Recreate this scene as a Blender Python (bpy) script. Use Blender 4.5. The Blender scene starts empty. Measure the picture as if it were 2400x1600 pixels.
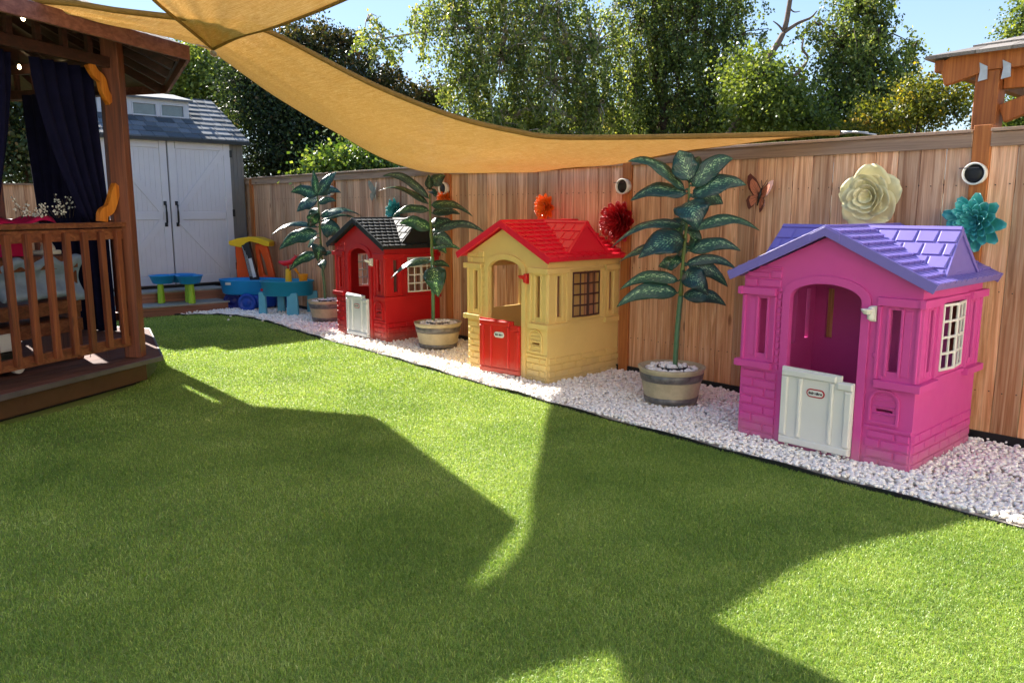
import bpy, bmesh, math, random
import numpy as np
from mathutils import Vector, Matrix, geometry
random.seed(7); rng = np.random.default_rng(11)
S = bpy.context.scene; COL = S.collection
PI = math.pi
# ------------------------------------------------------------ camera
PITCH, YAW, FPX, CAMH = math.radians(9.5), math.radians(42.5), 1850.0, 1.5
cam = bpy.data.cameras.new('camera'); co = bpy.data.objects.new('camera', cam); COL.objects.link(co)
co.location = (0, 0, CAMH); co.rotation_euler = (PI/2 - PITCH, 0, -YAW)
cam.sensor_width = 36; cam.lens = 36*FPX/2400; cam.clip_end = 3000; cam.clip_start = 0.05
S.camera = co
# ------------------------------------------------------------ light
SUN = Vector((.061, 1.485, 1.0)).normalized()
EL = math.asin(SUN.z); AZ = math.atan2(SUN.x, SUN.y)
w = bpy.data.worlds.new('World'); S.world = w; w.use_nodes = True
nt = w.node_tree; bg = nt.nodes['Background']
sky = nt.nodes.new('ShaderNodeTexSky'); sky.sky_type = 'NISHITA'; sky.sun_disc = False
sky.sun_elevation = EL; sky.sun_rotation = AZ; sky.air_density = 1.0; sky.dust_density = 0.1; sky.ozone_density = 4.0
sky.altitude = 500
gm = nt.nodes.new('ShaderNodeGamma'); gm.inputs[1].default_value = .36; hs = nt.nodes.new('ShaderNodeHueSaturation'); hs.inputs['Saturation'].default_value = 1.75; hs.inputs['Hue'].default_value = .512
nt.links.new(sky.outputs[0], gm.inputs[0]); nt.links.new(gm.outputs[0], hs.inputs['Color']); nt.links.new(hs.outputs[0], bg.inputs[0]); bg.inputs[1].default_value = 0.125
sl = bpy.data.lights.new('sun', 'SUN'); sl.energy = 3.1; sl.angle = math.radians(0.55); sl.color = (1, .94, .85)
so = bpy.data.objects.new('sun', sl); COL.objects.link(so); so.location = (0, 0, 20)
so.rotation_euler = SUN.to_track_quat('Z', 'Y').to_euler()
S.view_settings.view_transform = 'Standard'; S.view_settings.look = 'None'
S.view_settings.exposure = 2.45; S.view_settings.gamma = 1
S.render.engine = 'CYCLES'
try:
    S.cycles.max_bounces = 8; S.cycles.diffuse_bounces = 4; S.cycles.transmission_bounces = 6; S.cycles.transparent_max_bounces = 8
except Exception: pass

# ------------------------------------------------------------ calibration helpers (photo point -> place on a known plane)
FW = Vector((math.sin(YAW)*math.cos(PITCH), math.cos(YAW)*math.cos(PITCH), -math.sin(PITCH)))
RT = Vector((math.cos(YAW), -math.sin(YAW), 0)); UP = RT.cross(FW); CP = Vector((0, 0, CAMH))
HD = Vector((math.sin(YAW), math.cos(YAW), 0))
def ray(x, y): return FW + RT*((x-1200)/FPX) - UP*((y-800)/FPX)
def gz(x, y, z=0.): d = ray(x, y); return CP + d*((z-CAMH)/d.z)
def gx(x, y, X): d = ray(x, y); return CP + d*(X/d.x)
def gy(x, y, Y): d = ray(x, y); return CP + d*(Y/d.y)
def gd(x, y, D): d = ray(x, y); return CP + d*(D/d.dot(HD))

# ------------------------------------------------------------ object helpers
WL = {}
def tag(o, label=None, cat=None, group=None, kind=None):
    if label: o['label'] = label
    if cat: o['category'] = cat
    if group: o['group'] = group
    if kind: o['kind'] = kind
    return o
def thing(name, label, cat, loc=(0, 0, 0), group=None):
    o = bpy.data.objects.new(name, None); COL.objects.link(o); o.location = loc; o.empty_display_size = .1
    WL[o] = Vector(loc); return tag(o, label, cat, group)
class MB:
    def __init__(s): s.v = []; s.f = []; s.r = []; s.cur = 0.; s.uv = None
    def add(s, vs, fs):
        b = len(s.v); s.v += [tuple(p) for p in vs]; s.r += [s.cur]*len(vs)
        s.f += [tuple(i+b for i in f) for f in fs]; return s
    def box(s, x0, y0, z0, x1, y1, z1):
        if x0 > x1: x0, x1 = x1, x0
        if y0 > y1: y0, y1 = y1, y0
        if z0 > z1: z0, z1 = z1, z0
        return s.add([(x0,y0,z0),(x1,y0,z0),(x1,y1,z0),(x0,y1,z0),(x0,y0,z1),(x1,y0,z1),(x1,y1,z1),(x0,y1,z1)],
                     [(0,3,2,1),(4,5,6,7),(0,1,5,4),(1,2,6,5),(2,3,7,6),(3,0,4,7)])
    def hexa(s, p): # 8 corner points: bottom 4 then top 4
        return s.add(p, [(0,3,2,1),(4,5,6,7),(0,1,5,4),(1,2,6,5),(2,3,7,6),(3,0,4,7)])
    def bar(s, a, b, wd, h, up=(0, 0, 1)): # rectangular bar from a to b
        a, b, up = Vector(a), Vector(b), Vector(up); d = (b-a).normalized(); sd = d.cross(up).normalized(); u2 = sd.cross(d).normalized()
        sd *= wd/2; u2 *= h/2
        return s.hexa([a-sd-u2, a+sd-u2, b+sd-u2, b-sd-u2, a-sd+u2, a+sd+u2, b+sd+u2, b-sd+u2])
    def tube(s, pts, rad, n=8, cap=True):
        pts = [Vector(p) for p in pts]
        if not hasattr(rad, '__len__'): rad = [rad]*len(pts)
        ref = Vector((0, 0, 1)); vs = []; fs = []
        for i, p in enumerate(pts):
            d = (pts[min(i+1, len(pts)-1)] - pts[max(i-1, 0)]).normalized()
            r = ref if abs(d.dot(ref)) < .95 else Vector((1, 0, 0))
            a = d.cross(r).normalized(); b = d.cross(a)
            for k in range(n):
                t = 2*PI*k/n; vs.append(p + (a*math.cos(t) + b*math.sin(t))*rad[i])
        for i in range(len(pts)-1):
            for k in range(n):
                k2 = (k+1) % n; fs.append((i*n+k, i*n+k2, (i+1)*n+k2, (i+1)*n+k))
        if cap: fs.append(tuple(range(n))[::-1]); fs.append(tuple((len(pts)-1)*n+k for k in range(n)))
        return s.add(vs, fs)
    def lathe(s, prof, c, n=32, M=None, wob=None):
        vs = []; fs = []; M = M or Matrix.Identity(3); c = Vector(c)
        for (r, z) in prof:
            for k in range(n):
                t = 2*PI*k/n; rr = r*(1+(wob(t) if wob else 0))
                vs.append(c + M @ Vector((rr*math.cos(t), rr*math.sin(t), z)))
        for i in range(len(prof)-1):
            for k in range(n):
                k2 = (k+1) % n; fs.append((i*n+k, i*n+k2, (i+1)*n+k2, (i+1)*n+k))
        if prof[0][0] > 1e-5: fs.append(tuple(range(n))[::-1])
        if prof[-1][0] > 1e-5: fs.append(tuple((len(prof)-1)*n+k for k in range(n)))
        return s.add(vs, fs)
    def poly(s, outer, holes, t0, t1, mp): # extruded 2D polygon with holes; mp(u,v,w)->xyz
        loops = [outer] + list(holes)
        tris = geometry.tessellate_polygon([[Vector((u, v, 0)) for u, v in l] for l in loops])
        flat = [p for l in loops for p in l]; n = len(flat)
        vs = [mp(u, v, t0) for u, v in flat] + [mp(u, v, t1) for u, v in flat]
        fs = [tuple(t) for t in tris] + [tuple(i+n for i in t[::-1]) for t in tris]
        b = 0
        for l in loops:
            m = len(l)
            for i in range(m): j = (i+1) % m; fs.append((b+i, b+j, b+j+n, b+i+n))
            b += m
        return s.add(vs, fs)
    def grid(s, P, nu, nv): # P list of rows
        fs = []
        for i in range(nu-1):
            for j in range(nv-1): a = i*nv+j; fs.append((a, a+1, a+nv+1, a+nv))
        return s.add(P, fs)
    def build(s, name, mat, parent=None, smooth=False, bevel=0, label=None, seg=2, auto=False, solid=0, sub=0):
        me = bpy.data.meshes.new(name)
        if parent is not None: off = WL[parent]
        else:
            xs = np.array(s.v); off = Vector(((xs[:,0].min()+xs[:,0].max())/2, (xs[:,1].min()+xs[:,1].max())/2, xs[:,2].min()))
        me.from_pydata([tuple(Vector(p)-off) for p in s.v], [], s.f)
        if any(s.r):
            at = me.attributes.new('rnd', 'FLOAT', 'POINT'); at.data.foreach_set('value', s.r)
        if s.uv:
            ul = me.uv_layers.new(name='UVMap'); 
            for lp in me.loops: ul.data[lp.index].uv = s.uv[lp.vertex_index]
        bm = bmesh.new(); bm.from_mesh(me); bmesh.ops.recalc_face_normals(bm, faces=bm.faces); bm.to_mesh(me); bm.free()
        o = bpy.data.objects.new(name, me); COL.objects.link(o); me.materials.append(mat)
        if parent is not None: o.parent = parent; WL[o] = off
        else: o.location = off; WL[o] = off
        if parent is not None and parent.type == 'MESH': pass
        if smooth:
            for p in me.polygons: p.use_smooth = True
        if solid: m = o.modifiers.new('solid', 'SOLIDIFY'); m.thickness = solid; m.offset = 0
        if sub: m = o.modifiers.new('sub', 'SUBSURF'); m.levels = sub; m.render_levels = sub
        if bevel:
            m = o.modifiers.new('bevel', 'BEVEL'); m.width = bevel; m.segments = seg; m.limit_method = 'ANGLE'; m.angle_limit = math.radians(40)
        if label: o['label'] = label
        return o
def np_mesh(name, V, F, mat, parent=None, rnd=None, smooth=False, off=None):
    off = WL[parent] if parent is not None else Vector(off or (0, 0, 0))
    V = (V - np.array(off)).astype(np.float32); me = bpy.data.meshes.new(name)
    me.vertices.add(len(V)); me.vertices.foreach_set('co', V.ravel())
    F = np.asarray(F, dtype=np.int32); k = F.shape[1]
    me.loops.add(F.size); me.loops.foreach_set('vertex_index', F.ravel())
    me.polygons.add(len(F)); me.polygons.foreach_set('loop_start', np.arange(0, F.size, k, dtype=np.int32))
    try: me.polygons.foreach_set('loop_total', np.full(len(F), k, dtype=np.int32))
    except Exception: pass
    if smooth: me.polygons.foreach_set('use_smooth', np.ones(len(F), dtype=bool))
    me.update(calc_edges=True)
    if rnd is not None:
        at = me.attributes.new('rnd', 'FLOAT', 'POINT'); at.data.foreach_set('value', rnd.astype(np.float32))
    me.materials.append(mat)
    o = bpy.data.objects.new(name, me); COL.objects.link(o)
    if parent is not None: o.parent = parent
    else: o.location = off
    WL[o] = off; return o

# ------------------------------------------------------------ materials
def L(h):
    r = [int(h[i:i+2], 16)/255 for i in (0, 2, 4)]
    return tuple(((c/12.92) if c <= .04045 else ((c+.055)/1.055)**2.4) for c in r) + (1,)
def newmat(name):
    m = bpy.data.materials.new(name); m.use_nodes = True; t = m.node_tree; t.nodes.clear()
    o = t.nodes.new('ShaderNodeOutputMaterial'); p = t.nodes.new('ShaderNodeBsdfPrincipled'); t.links.new(p.outputs[0], o.inputs[0])
    return m, t, p, o
def N(t, typ, **kw):
    n = t.nodes.new('ShaderNode'+typ)
    for k, v in kw.items():
        if k.startswith('i_'): n.inputs[int(k[2:])].default_value = v
        else: setattr(n, k, v)
    return n
def ramp(t, src, stops):
    r = N(t, 'ValToRGB'); el = r.color_ramp.elements
    while len(el) < len(stops): el.new(.5)
    for e, (p, c) in zip(el, stops): e.position = p; e.color = c
    t.links.new(src, r.inputs[0]); return r.outputs[0]
def coords(t, scale=(1, 1, 1), rndmul=0):
    tc = N(t, 'TexCoord'); mp = N(t, 'Mapping'); mp.inputs['Scale'].default_value = scale
    src = tc.outputs['Object']
    if rndmul:
        at = N(t, 'Attribute', attribute_name='rnd'); ml = N(t, 'Math', operation='MULTIPLY'); ml.inputs[1].default_value = rndmul
        cb = N(t, 'CombineXYZ'); t.links.new(at.outputs['Fac'], ml.inputs[0])
        for i in range(3): t.links.new(ml.outputs[0], cb.inputs[i])
        va = N(t, 'VectorMath', operation='ADD'); t.links.new(src, va.inputs[0]); t.links.new(cb.outputs[0], va.inputs[1]); src = va.outputs[0]
    t.links.new(src, mp.inputs['Vector']); return mp.outputs[0]
def noise(t, vec, sc, det=4, rough=.55, dist=0):
    n = N(t, 'TexNoise'); n.inputs['Scale'].default_value = sc; n.inputs['Detail'].default_value = det
    n.inputs['Roughness'].default_value = rough; n.inputs['Distortion'].default_value = dist
    t.links.new(vec, n.inputs['Vector']); return n.outputs['Fac']
def bump(t, p, h, st, dist=.01):
    b = N(t, 'Bump'); b.inputs['Strength'].default_value = st; b.inputs['Distance'].default_value = dist
    t.links.new(h, b.inputs['Height']); t.links.new(b.outputs[0], p.inputs['Normal'])
def scl(c, k): return tuple(min(1, x*k) for x in c[:3]) + (1,)
def plain(name, hx, rough=.5, var=.12, nsc=6, bst=.05, bsc=120, spec=.5, metal=0, trans=0, dirt=False):
    m, t, p, o = newmat(name); c = L(hx); v = coords(t)
    col = ramp(t, noise(t, v, nsc, 6, .65), [(.3, scl(c, 1-var)), (.7, scl(c, 1+var))])
    t.links.new(col, p.inputs['Base Color']); p.inputs['Roughness'].default_value = rough
    p.inputs['Metallic'].default_value = metal; p.inputs['Specular IOR Level'].default_value = spec
    rr = N(t, 'MapRange'); rr.inputs[3].default_value = max(.02, rough-.08); rr.inputs[4].default_value = min(1, rough+.12)
    t.links.new(noise(t, v, 14, 5), rr.inputs[0]); t.links.new(rr.outputs[0], p.inputs['Roughness'])
    if bst: bump(t, p, noise(t, v, bsc, 3), bst, .004)
    if dirt:
        tc = N(t, 'TexCoord'); sp = N(t, 'SeparateXYZ'); t.links.new(tc.outputs['Object'], sp.inputs[0])
        ns = noise(t, v, 9, 6, .7); a1 = N(t, 'Math', operation='MULTIPLY_ADD'); a1.inputs[1].default_value = -.22; t.links.new(ns, a1.inputs[0]); t.links.new(sp.outputs[2], a1.inputs[2])
        mr = N(t, 'MapRange'); mr.inputs[1].default_value = .06; mr.inputs[2].default_value = -.12; mr.inputs[4].default_value = .45; t.links.new(a1.outputs[0], mr.inputs[0])
        sc_ = ramp(t, noise(t, coords(t, (1, 1, .35)), 22, 7, .8), [(.60, (0, 0, 0, 1)), (.78, (.22, .22, .22, 1))]); ad = N(t, 'Math', operation='MAXIMUM'); t.links.new(mr.outputs[0], ad.inputs[0]); t.links.new(sc_, ad.inputs[1])
        md = N(t, 'MixRGB'); md.inputs[2].default_value = L('a89a86'); t.links.new(ad.outputs[0], md.inputs[0]); t.links.new(col, md.inputs[1]); t.links.new(md.outputs[0], p.inputs['Base Color'])
    if trans:
        tr = N(t, 'BsdfTranslucent'); t.links.new(col, tr.inputs[0]); mx = N(t, 'MixShader'); mx.inputs[0].default_value = trans
        t.links.new(p.outputs[0], mx.inputs[1]); t.links.new(tr.outputs[0], mx.inputs[2]); t.links.new(mx.outputs[0], o.inputs[0])
    return m
def wood(name, dark, mid, light, axis=2, rough=.7, gscale=26, rnd=3.7, knots=True, vtint=.35, weather=False):
    m, t, p, o = newmat(name); sc = [gscale]*3; sc[axis] = gscale*.045
    v = coords(t, tuple(sc), rnd)
    g = noise(t, v, 1, 6, .62, 1.1)
    col = ramp(t, g, [(.28, L(dark)), (.47, L(mid)), (.62, L(light)), (.8, L(mid))])
    sc2 = [s*3.2 for s in sc]; sc2[axis] = sc[axis]*1.2
    f = ramp(t, noise(t, coords(t, tuple(sc2), rnd), 1, 4, .7), [(.35, (.8, .78, .76, 1)), (.65, (1.1, 1.1, 1.1, 1))])
    mu = N(t, 'MixRGB', blend_type='MULTIPLY'); mu.inputs[0].default_value = 1; t.links.new(col, mu.inputs[1]); t.links.new(f, mu.inputs[2])
    out = mu.outputs[0]
    if knots:
        s3 = [3.0]*3; s3[axis] = 1.1
        vo = N(t, 'TexVoronoi'); vo.inputs['Scale'].default_value = 1.7; t.links.new(coords(t, tuple(s3), rnd), vo.inputs['Vector'])
        kk = ramp(t, vo.outputs['Distance'], [(0, (.22, .14, .1, 1)), (.06, (.4, .28, .2, 1)), (.11, (1, 1, 1, 1)), (1, (1, 1, 1, 1))])
        m2 = N(t, 'MixRGB', blend_type='MULTIPLY'); m2.inputs[0].default_value = .8; t.links.new(out, m2.inputs[1]); t.links.new(kk, m2.inputs[2]); out = m2.outputs[0]
    at = N(t, 'Attribute', attribute_name='rnd'); s = N(t, 'MapRange'); s.inputs[3].default_value = 1-vtint; s.inputs[4].default_value = 1+vtint*.6
    fr = N(t, 'Math', operation='FRACT'); ml = N(t, 'Math', operation='MULTIPLY'); ml.inputs[1].default_value = 7.31
    t.links.new(at.outputs['Fac'], ml.inputs[0]); t.links.new(ml.outputs[0], fr.inputs[0]); t.links.new(fr.outputs[0], s.inputs[0])
    if weather:
        tc = N(t, 'TexCoord'); sp = N(t, 'SeparateXYZ'); t.links.new(tc.outputs['Object'], sp.inputs[0]); ns = noise(t, coords(t, (2, 2, .6), rnd), 1, 5, .6)
        a1 = N(t, 'Math', operation='MULTIPLY_ADD'); a1.inputs[1].default_value = 1.1; t.links.new(ns, a1.inputs[0]); t.links.new(sp.outputs[2], a1.inputs[2])
        wf = ramp(t, a1.outputs[0], [(.0, (0, 0, 0, 1)), (1, (1, 1, 1, 1))]); mr = N(t, 'MapRange'); mr.inputs[1].default_value = .9; mr.inputs[2].default_value = 2.3; mr.inputs[4].default_value = .62; t.links.new(a1.outputs[0], mr.inputs[0])
        hh = N(t, 'HueSaturation'); hh.inputs['Saturation'].default_value = .78; hh.inputs['Value'].default_value = 1.12; t.links.new(out, hh.inputs['Color'])
        mw = N(t, 'MixRGB'); t.links.new(mr.outputs[0], mw.inputs[0]); t.links.new(out, mw.inputs[1]); t.links.new(hh.outputs[0], mw.inputs[2]); out = mw.outputs[0]
    m3 = N(t, 'VectorMath', operation='SCALE'); t.links.new(out, m3.inputs[0]); t.links.new(s.outputs[0], m3.inputs['Scale'])
    t.links.new(m3.outputs[0], p.inputs['Base Color']); p.inputs['Roughness'].default_value = rough
    bump(t, p, g, .35, .006); return m
def leafmat(name, stops, trans=.45, gloss=.35, rough=.45):
    m, t, p, o = newmat(name); at = N(t, 'Attribute', attribute_name='rnd')
    col = ramp(t, at.outputs['Fac'], [(a, L(b)) for a, b in stops])
    t.links.new(col, p.inputs['Base Color']); p.inputs['Roughness'].default_value = rough; p.inputs['Specular IOR Level'].default_value = gloss
    tr = N(t, 'BsdfTranslucent'); br = N(t, 'MixRGB', blend_type='MULTIPLY'); br.inputs[0].default_value = 1; br.inputs[2].default_value = (1.5, 1.35, .55, 1)
    t.links.new(col, br.inputs[1]); t.links.new(br.outputs[0], tr.inputs[0])
    mx = N(t, 'MixShader'); mx.inputs[0].default_value = trans
    t.links.new(p.outputs[0], mx.inputs[1]); t.links.new(tr.outputs[0], mx.inputs[2]); t.links.new(mx.outputs[0], o.inputs[0]); return m

M = {}
M['fence'] = wood('cedar fence boards', '99603a', 'c68e62', 'dcae86', 2, .8, 24, vtint=.42, weather=True)
M['fence_h'] = wood('grey cap wood', '8a6f5c', 'a98b76', 'b99a84', 1, .8, 24)
M['fence_post'] = wood('fence post wood', '8a4a1c', 'a8602a', 'b87238', 2, .65, 22, knots=False)
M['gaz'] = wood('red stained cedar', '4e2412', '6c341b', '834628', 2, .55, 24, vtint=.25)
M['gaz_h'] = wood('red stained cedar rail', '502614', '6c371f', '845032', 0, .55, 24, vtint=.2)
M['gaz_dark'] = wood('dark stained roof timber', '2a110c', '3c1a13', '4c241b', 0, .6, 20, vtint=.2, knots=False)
M['fascia'] = wood('purple brown fascia', '5c332e', '76463e', '8a5a50', 0, .55, 20, vtint=.1, knots=False)
M['bracket'] = wood('honey bracket', '9c4f14', 'c0701f', 'd08430', 2, .5, 26, vtint=.05)
M['deck'] = wood('deck boards', '432219', '5c3326', '6c463a', 0, .85, 20, knots=False)
M['skirt'] = plain('brown skirt board', '4a3018', .6, .15, 5, .1, 60)
M['black'] = plain('black plastic edging', '0c0c0e', .5, .2)
M['edge_metal'] = plain('grey deck edge', '4a4446', .4, .2)
M['step'] = wood('brown step boards', '6e4634', '8a5c48', '9c6e5a', 0, .7, 18, knots=False)
M['step_top'] = plain('grey green tread', '8e8f88', .7, .12, 9, .2, 80)
M['pink'] = plain('pink plastic', 'd04a98', .42, .05, 3, .08, 200, .45, trans=.06, dirt=True)
M['purple'] = plain('purple plastic', '7466b0', .42, .05, 3, .08, 200, .5, dirt=True)
M['tan'] = plain('tan plastic', 'ebc97c', .42, .05, 3, .08, 200, .45, trans=.06, dirt=True)
M['red'] = plain('red plastic wall', 'b8141c', .4, .06, 3, .08, 200, .45, trans=.05, dirt=True)
M['redroof'] = plain('bright red roof plastic', 'e01634', .33, .05, 3, .08, 200, .55, dirt=True)
M['reddoor'] = plain('red door plastic', 'c82018', .4, .05, 3, .08, 200, .45, dirt=True)
M['blackroof'] = plain('black roof plastic', '1c2124', .68, .15, 5, .1, 200, .4)
M['white'] = plain('white plastic', 'dedcd4', .4, .04, 3, .06, 200, .4, trans=.05)
M['greywhite'] = plain('grey white plastic', 'c6c8c8', .4, .04, 3, .06, 200, .4)
M['brownwin'] = plain('dark brown plastic', '4a2620', .4, .08)
M['logo_red'] = plain('badge red', 'b01828', .4, .03, 3, 0)
M['logo_black'] = plain('badge ink', '15131a', .5, .03, 3, 0)
M['pot'] = plain('beige planter resin', 'b0a284', .55, .22, 9, .3, 50)
M['band'] = plain('grey planter band', '6c6866', .42, .45, 16, .35, 50, .5, .35)
M['soil'] = plain('dark soil', '14100d', .9, .3, 30, .4, 60)
M['stem'] = plain('green plastic stem', '4a6e4c', .45, .2, 20, .3, 60)
M['stem_y'] = plain('yellow green stem', '58692c', .45, .2, 20, .2, 60)
M['navy'] = plain('navy curtain', '12122c', .9, .25, 8, .2, 300, .1, trans=.12)
M['shed_door'] = plain('white shed door resin', 'c9c6cc', .5, .04, 3, .15, 90, .3)
M['shed_wall'] = plain('grey shed siding', '716e6b', .6, .06, 3, .1, 90, .3)
M['shed_trim'] = plain('white shed trim', 'b9bcc4', .5, .04, 3, .1, 90, .3)
M['glass'] = plain('dim window glass', '59666a', .15, .3, 5, 0, 90, .8)
M['iron'] = plain('black iron', '121214', .4, .1)
M['steel'] = plain('galvanised steel', 'b4b6b8', .35, .15, 20, .1, 90, .5, .7)
M['blue1'] = plain('bright blue plastic', '1685c8', .38, .06)
M['blue2'] = plain('deep blue plastic', '0a3fa0', .4, .08)
M['blue3'] = plain('navy blue plastic', '0a1a78', .4, .08)
M['teal1'] = plain('teal plastic', '1688ac', .36, .06)
M['teal2'] = plain('light blue plastic leg', '5aa8c4', .4, .06)
M['lime'] = plain('lime plastic', '8cb824', .42, .06)
M['yellow'] = plain('yellow plastic', 'e0b414', .4, .06)
M['orange'] = plain('orange plastic', 'e0500f', .4, .06, trans=.1)
M['orange_y'] = plain('amber plastic', 'f09a08', .4, .06, trans=.1)
M['redtoy'] = plain('toy red', 'c81428', .35, .05)
M['cream'] = plain('cream enamel', 'e2d7a4', .32, .06, 10, .1, 60, .5)
M['teal_f'] = plain('teal enamel', '3f9c98', .42, .14, 12, .1, 60, .6)
M['red_f'] = plain('crimson enamel', 'a8121c', .35, .14, 12, .1, 60, .5)
M['orange_f'] = plain('orange enamel', 'e8701c', .35, .14, 12, .1, 60, .5)
M['salmon'] = plain('salmon wing', 'b06a50', .5, .15, 30, .1, 60)
M['brown_w'] = plain('brown wing', '542018', .5, .15, 30, .1, 60)
M['pale_w'] = plain('weathered grey wing', '8e8c7e', .5, .25, 30, .2, 60)
M['magenta'] = plain('magenta cloth', 'b41450', .8, .15, 8, .3, 100, .2)
M['paleblue'] = plain('pale blue cloth', '8496b0', .85, .12, 10, .3, 100, .2)
M['white_c'] = plain('white blossom', 'dcd8cc', .7, .1)
M['bulb'] = newmat('warm bulb')[0]
_p = M['bulb'].node_tree.nodes['Principled BSDF']; _p.inputs['Base Color'].default_value = (1, .8, .5, 1); _p.inputs['Emission Color'].default_value = (1, .75, .4, 1); _p.inputs['Emission Strength'].default_value = 3
M['bark'] = plain('dark bark', '4a3c30', .9, .35, 12, .8, 30)
M['birch'] = plain('birch bark', 'a69c8e', .8, .35, 9, .5, 30)
M['dead'] = plain('dead wood', '6c5c50', .9, .25, 12, .5, 30)
def shingles(name, a, b, sc=3.2):
    m, t, p, o = newmat(name); at = N(t, 'Attribute', attribute_name='rnd'); v = coords(t)
    c1 = ramp(t, at.outputs['Fac'], [(0, L(a)), (1, L(b))]); f = ramp(t, noise(t, v, 90, 4, .8), [(.3, (.6, .6, .6, 1)), (.7, (1.35, 1.35, 1.35, 1))])
    mu = N(t, 'MixRGB', blend_type='MULTIPLY'); mu.inputs[0].default_value = 1; t.links.new(c1, mu.inputs[1]); t.links.new(f, mu.inputs[2])
    t.links.new(mu.outputs[0], p.inputs['Base Color']); p.inputs['Roughness'].default_value = .85; bump(t, p, noise(t, v, 150, 3), .4, .004); return m
M['shingle'] = shingles('slate grey shingles', '3c444c', '6a7078')
M['shingle_b'] = shingles('brown asphalt shingles', '3a2f2b', '5e504a')
M['shingle_g'] = shingles('taupe asphalt shingles', '6a625c', '8c847c')
def sailmat():
    m, t, p, o = newmat('sand shade cloth'); v = coords(t, (1, 1, 1))
    s1 = noise(t, coords(t, (4, 240, 130)), 1, 3, .7, .1); s2 = noise(t, coords(t, (230, 5, 130)), 1, 3, .7, .1)
    ad = N(t, 'Math', operation='ADD'); t.links.new(s1, ad.inputs[0]); t.links.new(s2, ad.inputs[1])
    hf = N(t, 'Math', operation='MULTIPLY'); hf.inputs[1].default_value = .5; t.links.new(ad.outputs[0], hf.inputs[0])
    col = ramp(t, hf.outputs[0], [(.36, L('c89c56')), (.5, L('dfba76')), (.64, L('f4dca8'))])
    t.links.new(col, p.inputs['Base Color']); p.inputs['Roughness'].default_value = .9; p.inputs['Specular IOR Level'].default_value = .1
    bump(t, p, hf.outputs[0], .3, .01)
    tr = N(t, 'BsdfTranslucent'); t.links.new(col, tr.inputs[0]); mx = N(t, 'MixShader'); mx.inputs[0].default_value = .36
    t.links.new(p.outputs[0], mx.inputs[1]); t.links.new(tr.outputs[0], mx.inputs[2])
    # open knit: the cloth really lets some light straight through
    tp = N(t, 'BsdfTransparent'); m2 = N(t, 'MixShader'); m2.inputs[0].default_value = .10
    t.links.new(mx.outputs[0], m2.inputs[1]); t.links.new(tp.outputs[0], m2.inputs[2]); t.links.new(m2.outputs[0], o.inputs[0]); return m
M['sail'] = sailmat(); M['hem'] = plain('brown sail hem', '8c6a38', .9, .15, 20, .3, 90, .1, trans=.1)
def grassmat():
    m, t, p, o = newmat('artificial turf'); at = N(t, 'Attribute', attribute_name='rnd')
    ge = N(t, 'NewGeometry'); n1 = noise(t, ge.outputs['Position'], 1.3, 4, .6); 
    ad = N(t, 'Math', operation='MULTIPLY_ADD'); ad.inputs[1].default_value = .55; t.links.new(n1, ad.inputs[0])
    ml = N(t, 'Math', operation='MULTIPLY'); ml.inputs[1].default_value = .45; t.links.new(at.outputs['Fac'], ml.inputs[0]); t.links.new(ml.outputs[0], ad.inputs[2])
    col = ramp(t, ad.outputs[0], [(.2, L('4f6e2c')), (.42, L('7b9c44')), (.6, L('a6ba5c')), (.85, L('d2d8a0'))])
    t.links.new(col, p.inputs['Base Color']); p.inputs['Roughness'].default_value = .42; p.inputs['Specular IOR Level'].default_value = .45
    tr = N(t, 'BsdfTranslucent'); br = N(t, 'MixRGB', blend_type='MULTIPLY'); br.inputs[0].default_value = 1; br.inputs[2].default_value = (1.3, 1.3, .6, 1)
    t.links.new(col, br.inputs[1]); t.links.new(br.outputs[0], tr.inputs[0]); mx = N(t, 'MixShader'); mx.inputs[0].default_value = .35
    t.links.new(p.outputs[0], mx.inputs[1]); t.links.new(tr.outputs[0], mx.inputs[2]); t.links.new(mx.outputs[0], o.inputs[0]); return m
M['grass'] = grassmat(); M['turf_base'] = plain('turf backing', '7e8c4a', .9, .25, 40, .6, 200, .1)
def pebmat():
    m, t, p, o = newmat('white pebbles'); at = N(t, 'Attribute', attribute_name='rnd')
    col = ramp(t, at.outputs['Fac'], [(0, L('cdbba6')), (.12, L('e6ddd2')), (.4, L('f2ece5')), (1, L('f8f4ef'))]); t.links.new(col, p.inputs['Base Color'])
    p.inputs['Roughness'].default_value = .6; bump(t, p, noise(t, coords(t), 120, 4), .3, .003); return m
M['pebble'] = pebmat(); M['gravel'] = plain('pebble bed', 'd6ccc0', .9, .35, 60, .8, 90, .2)
M['ground'] = plain('dry ground', '5c5a3a', .95, .3, .6, .3, 8, .1)
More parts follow.
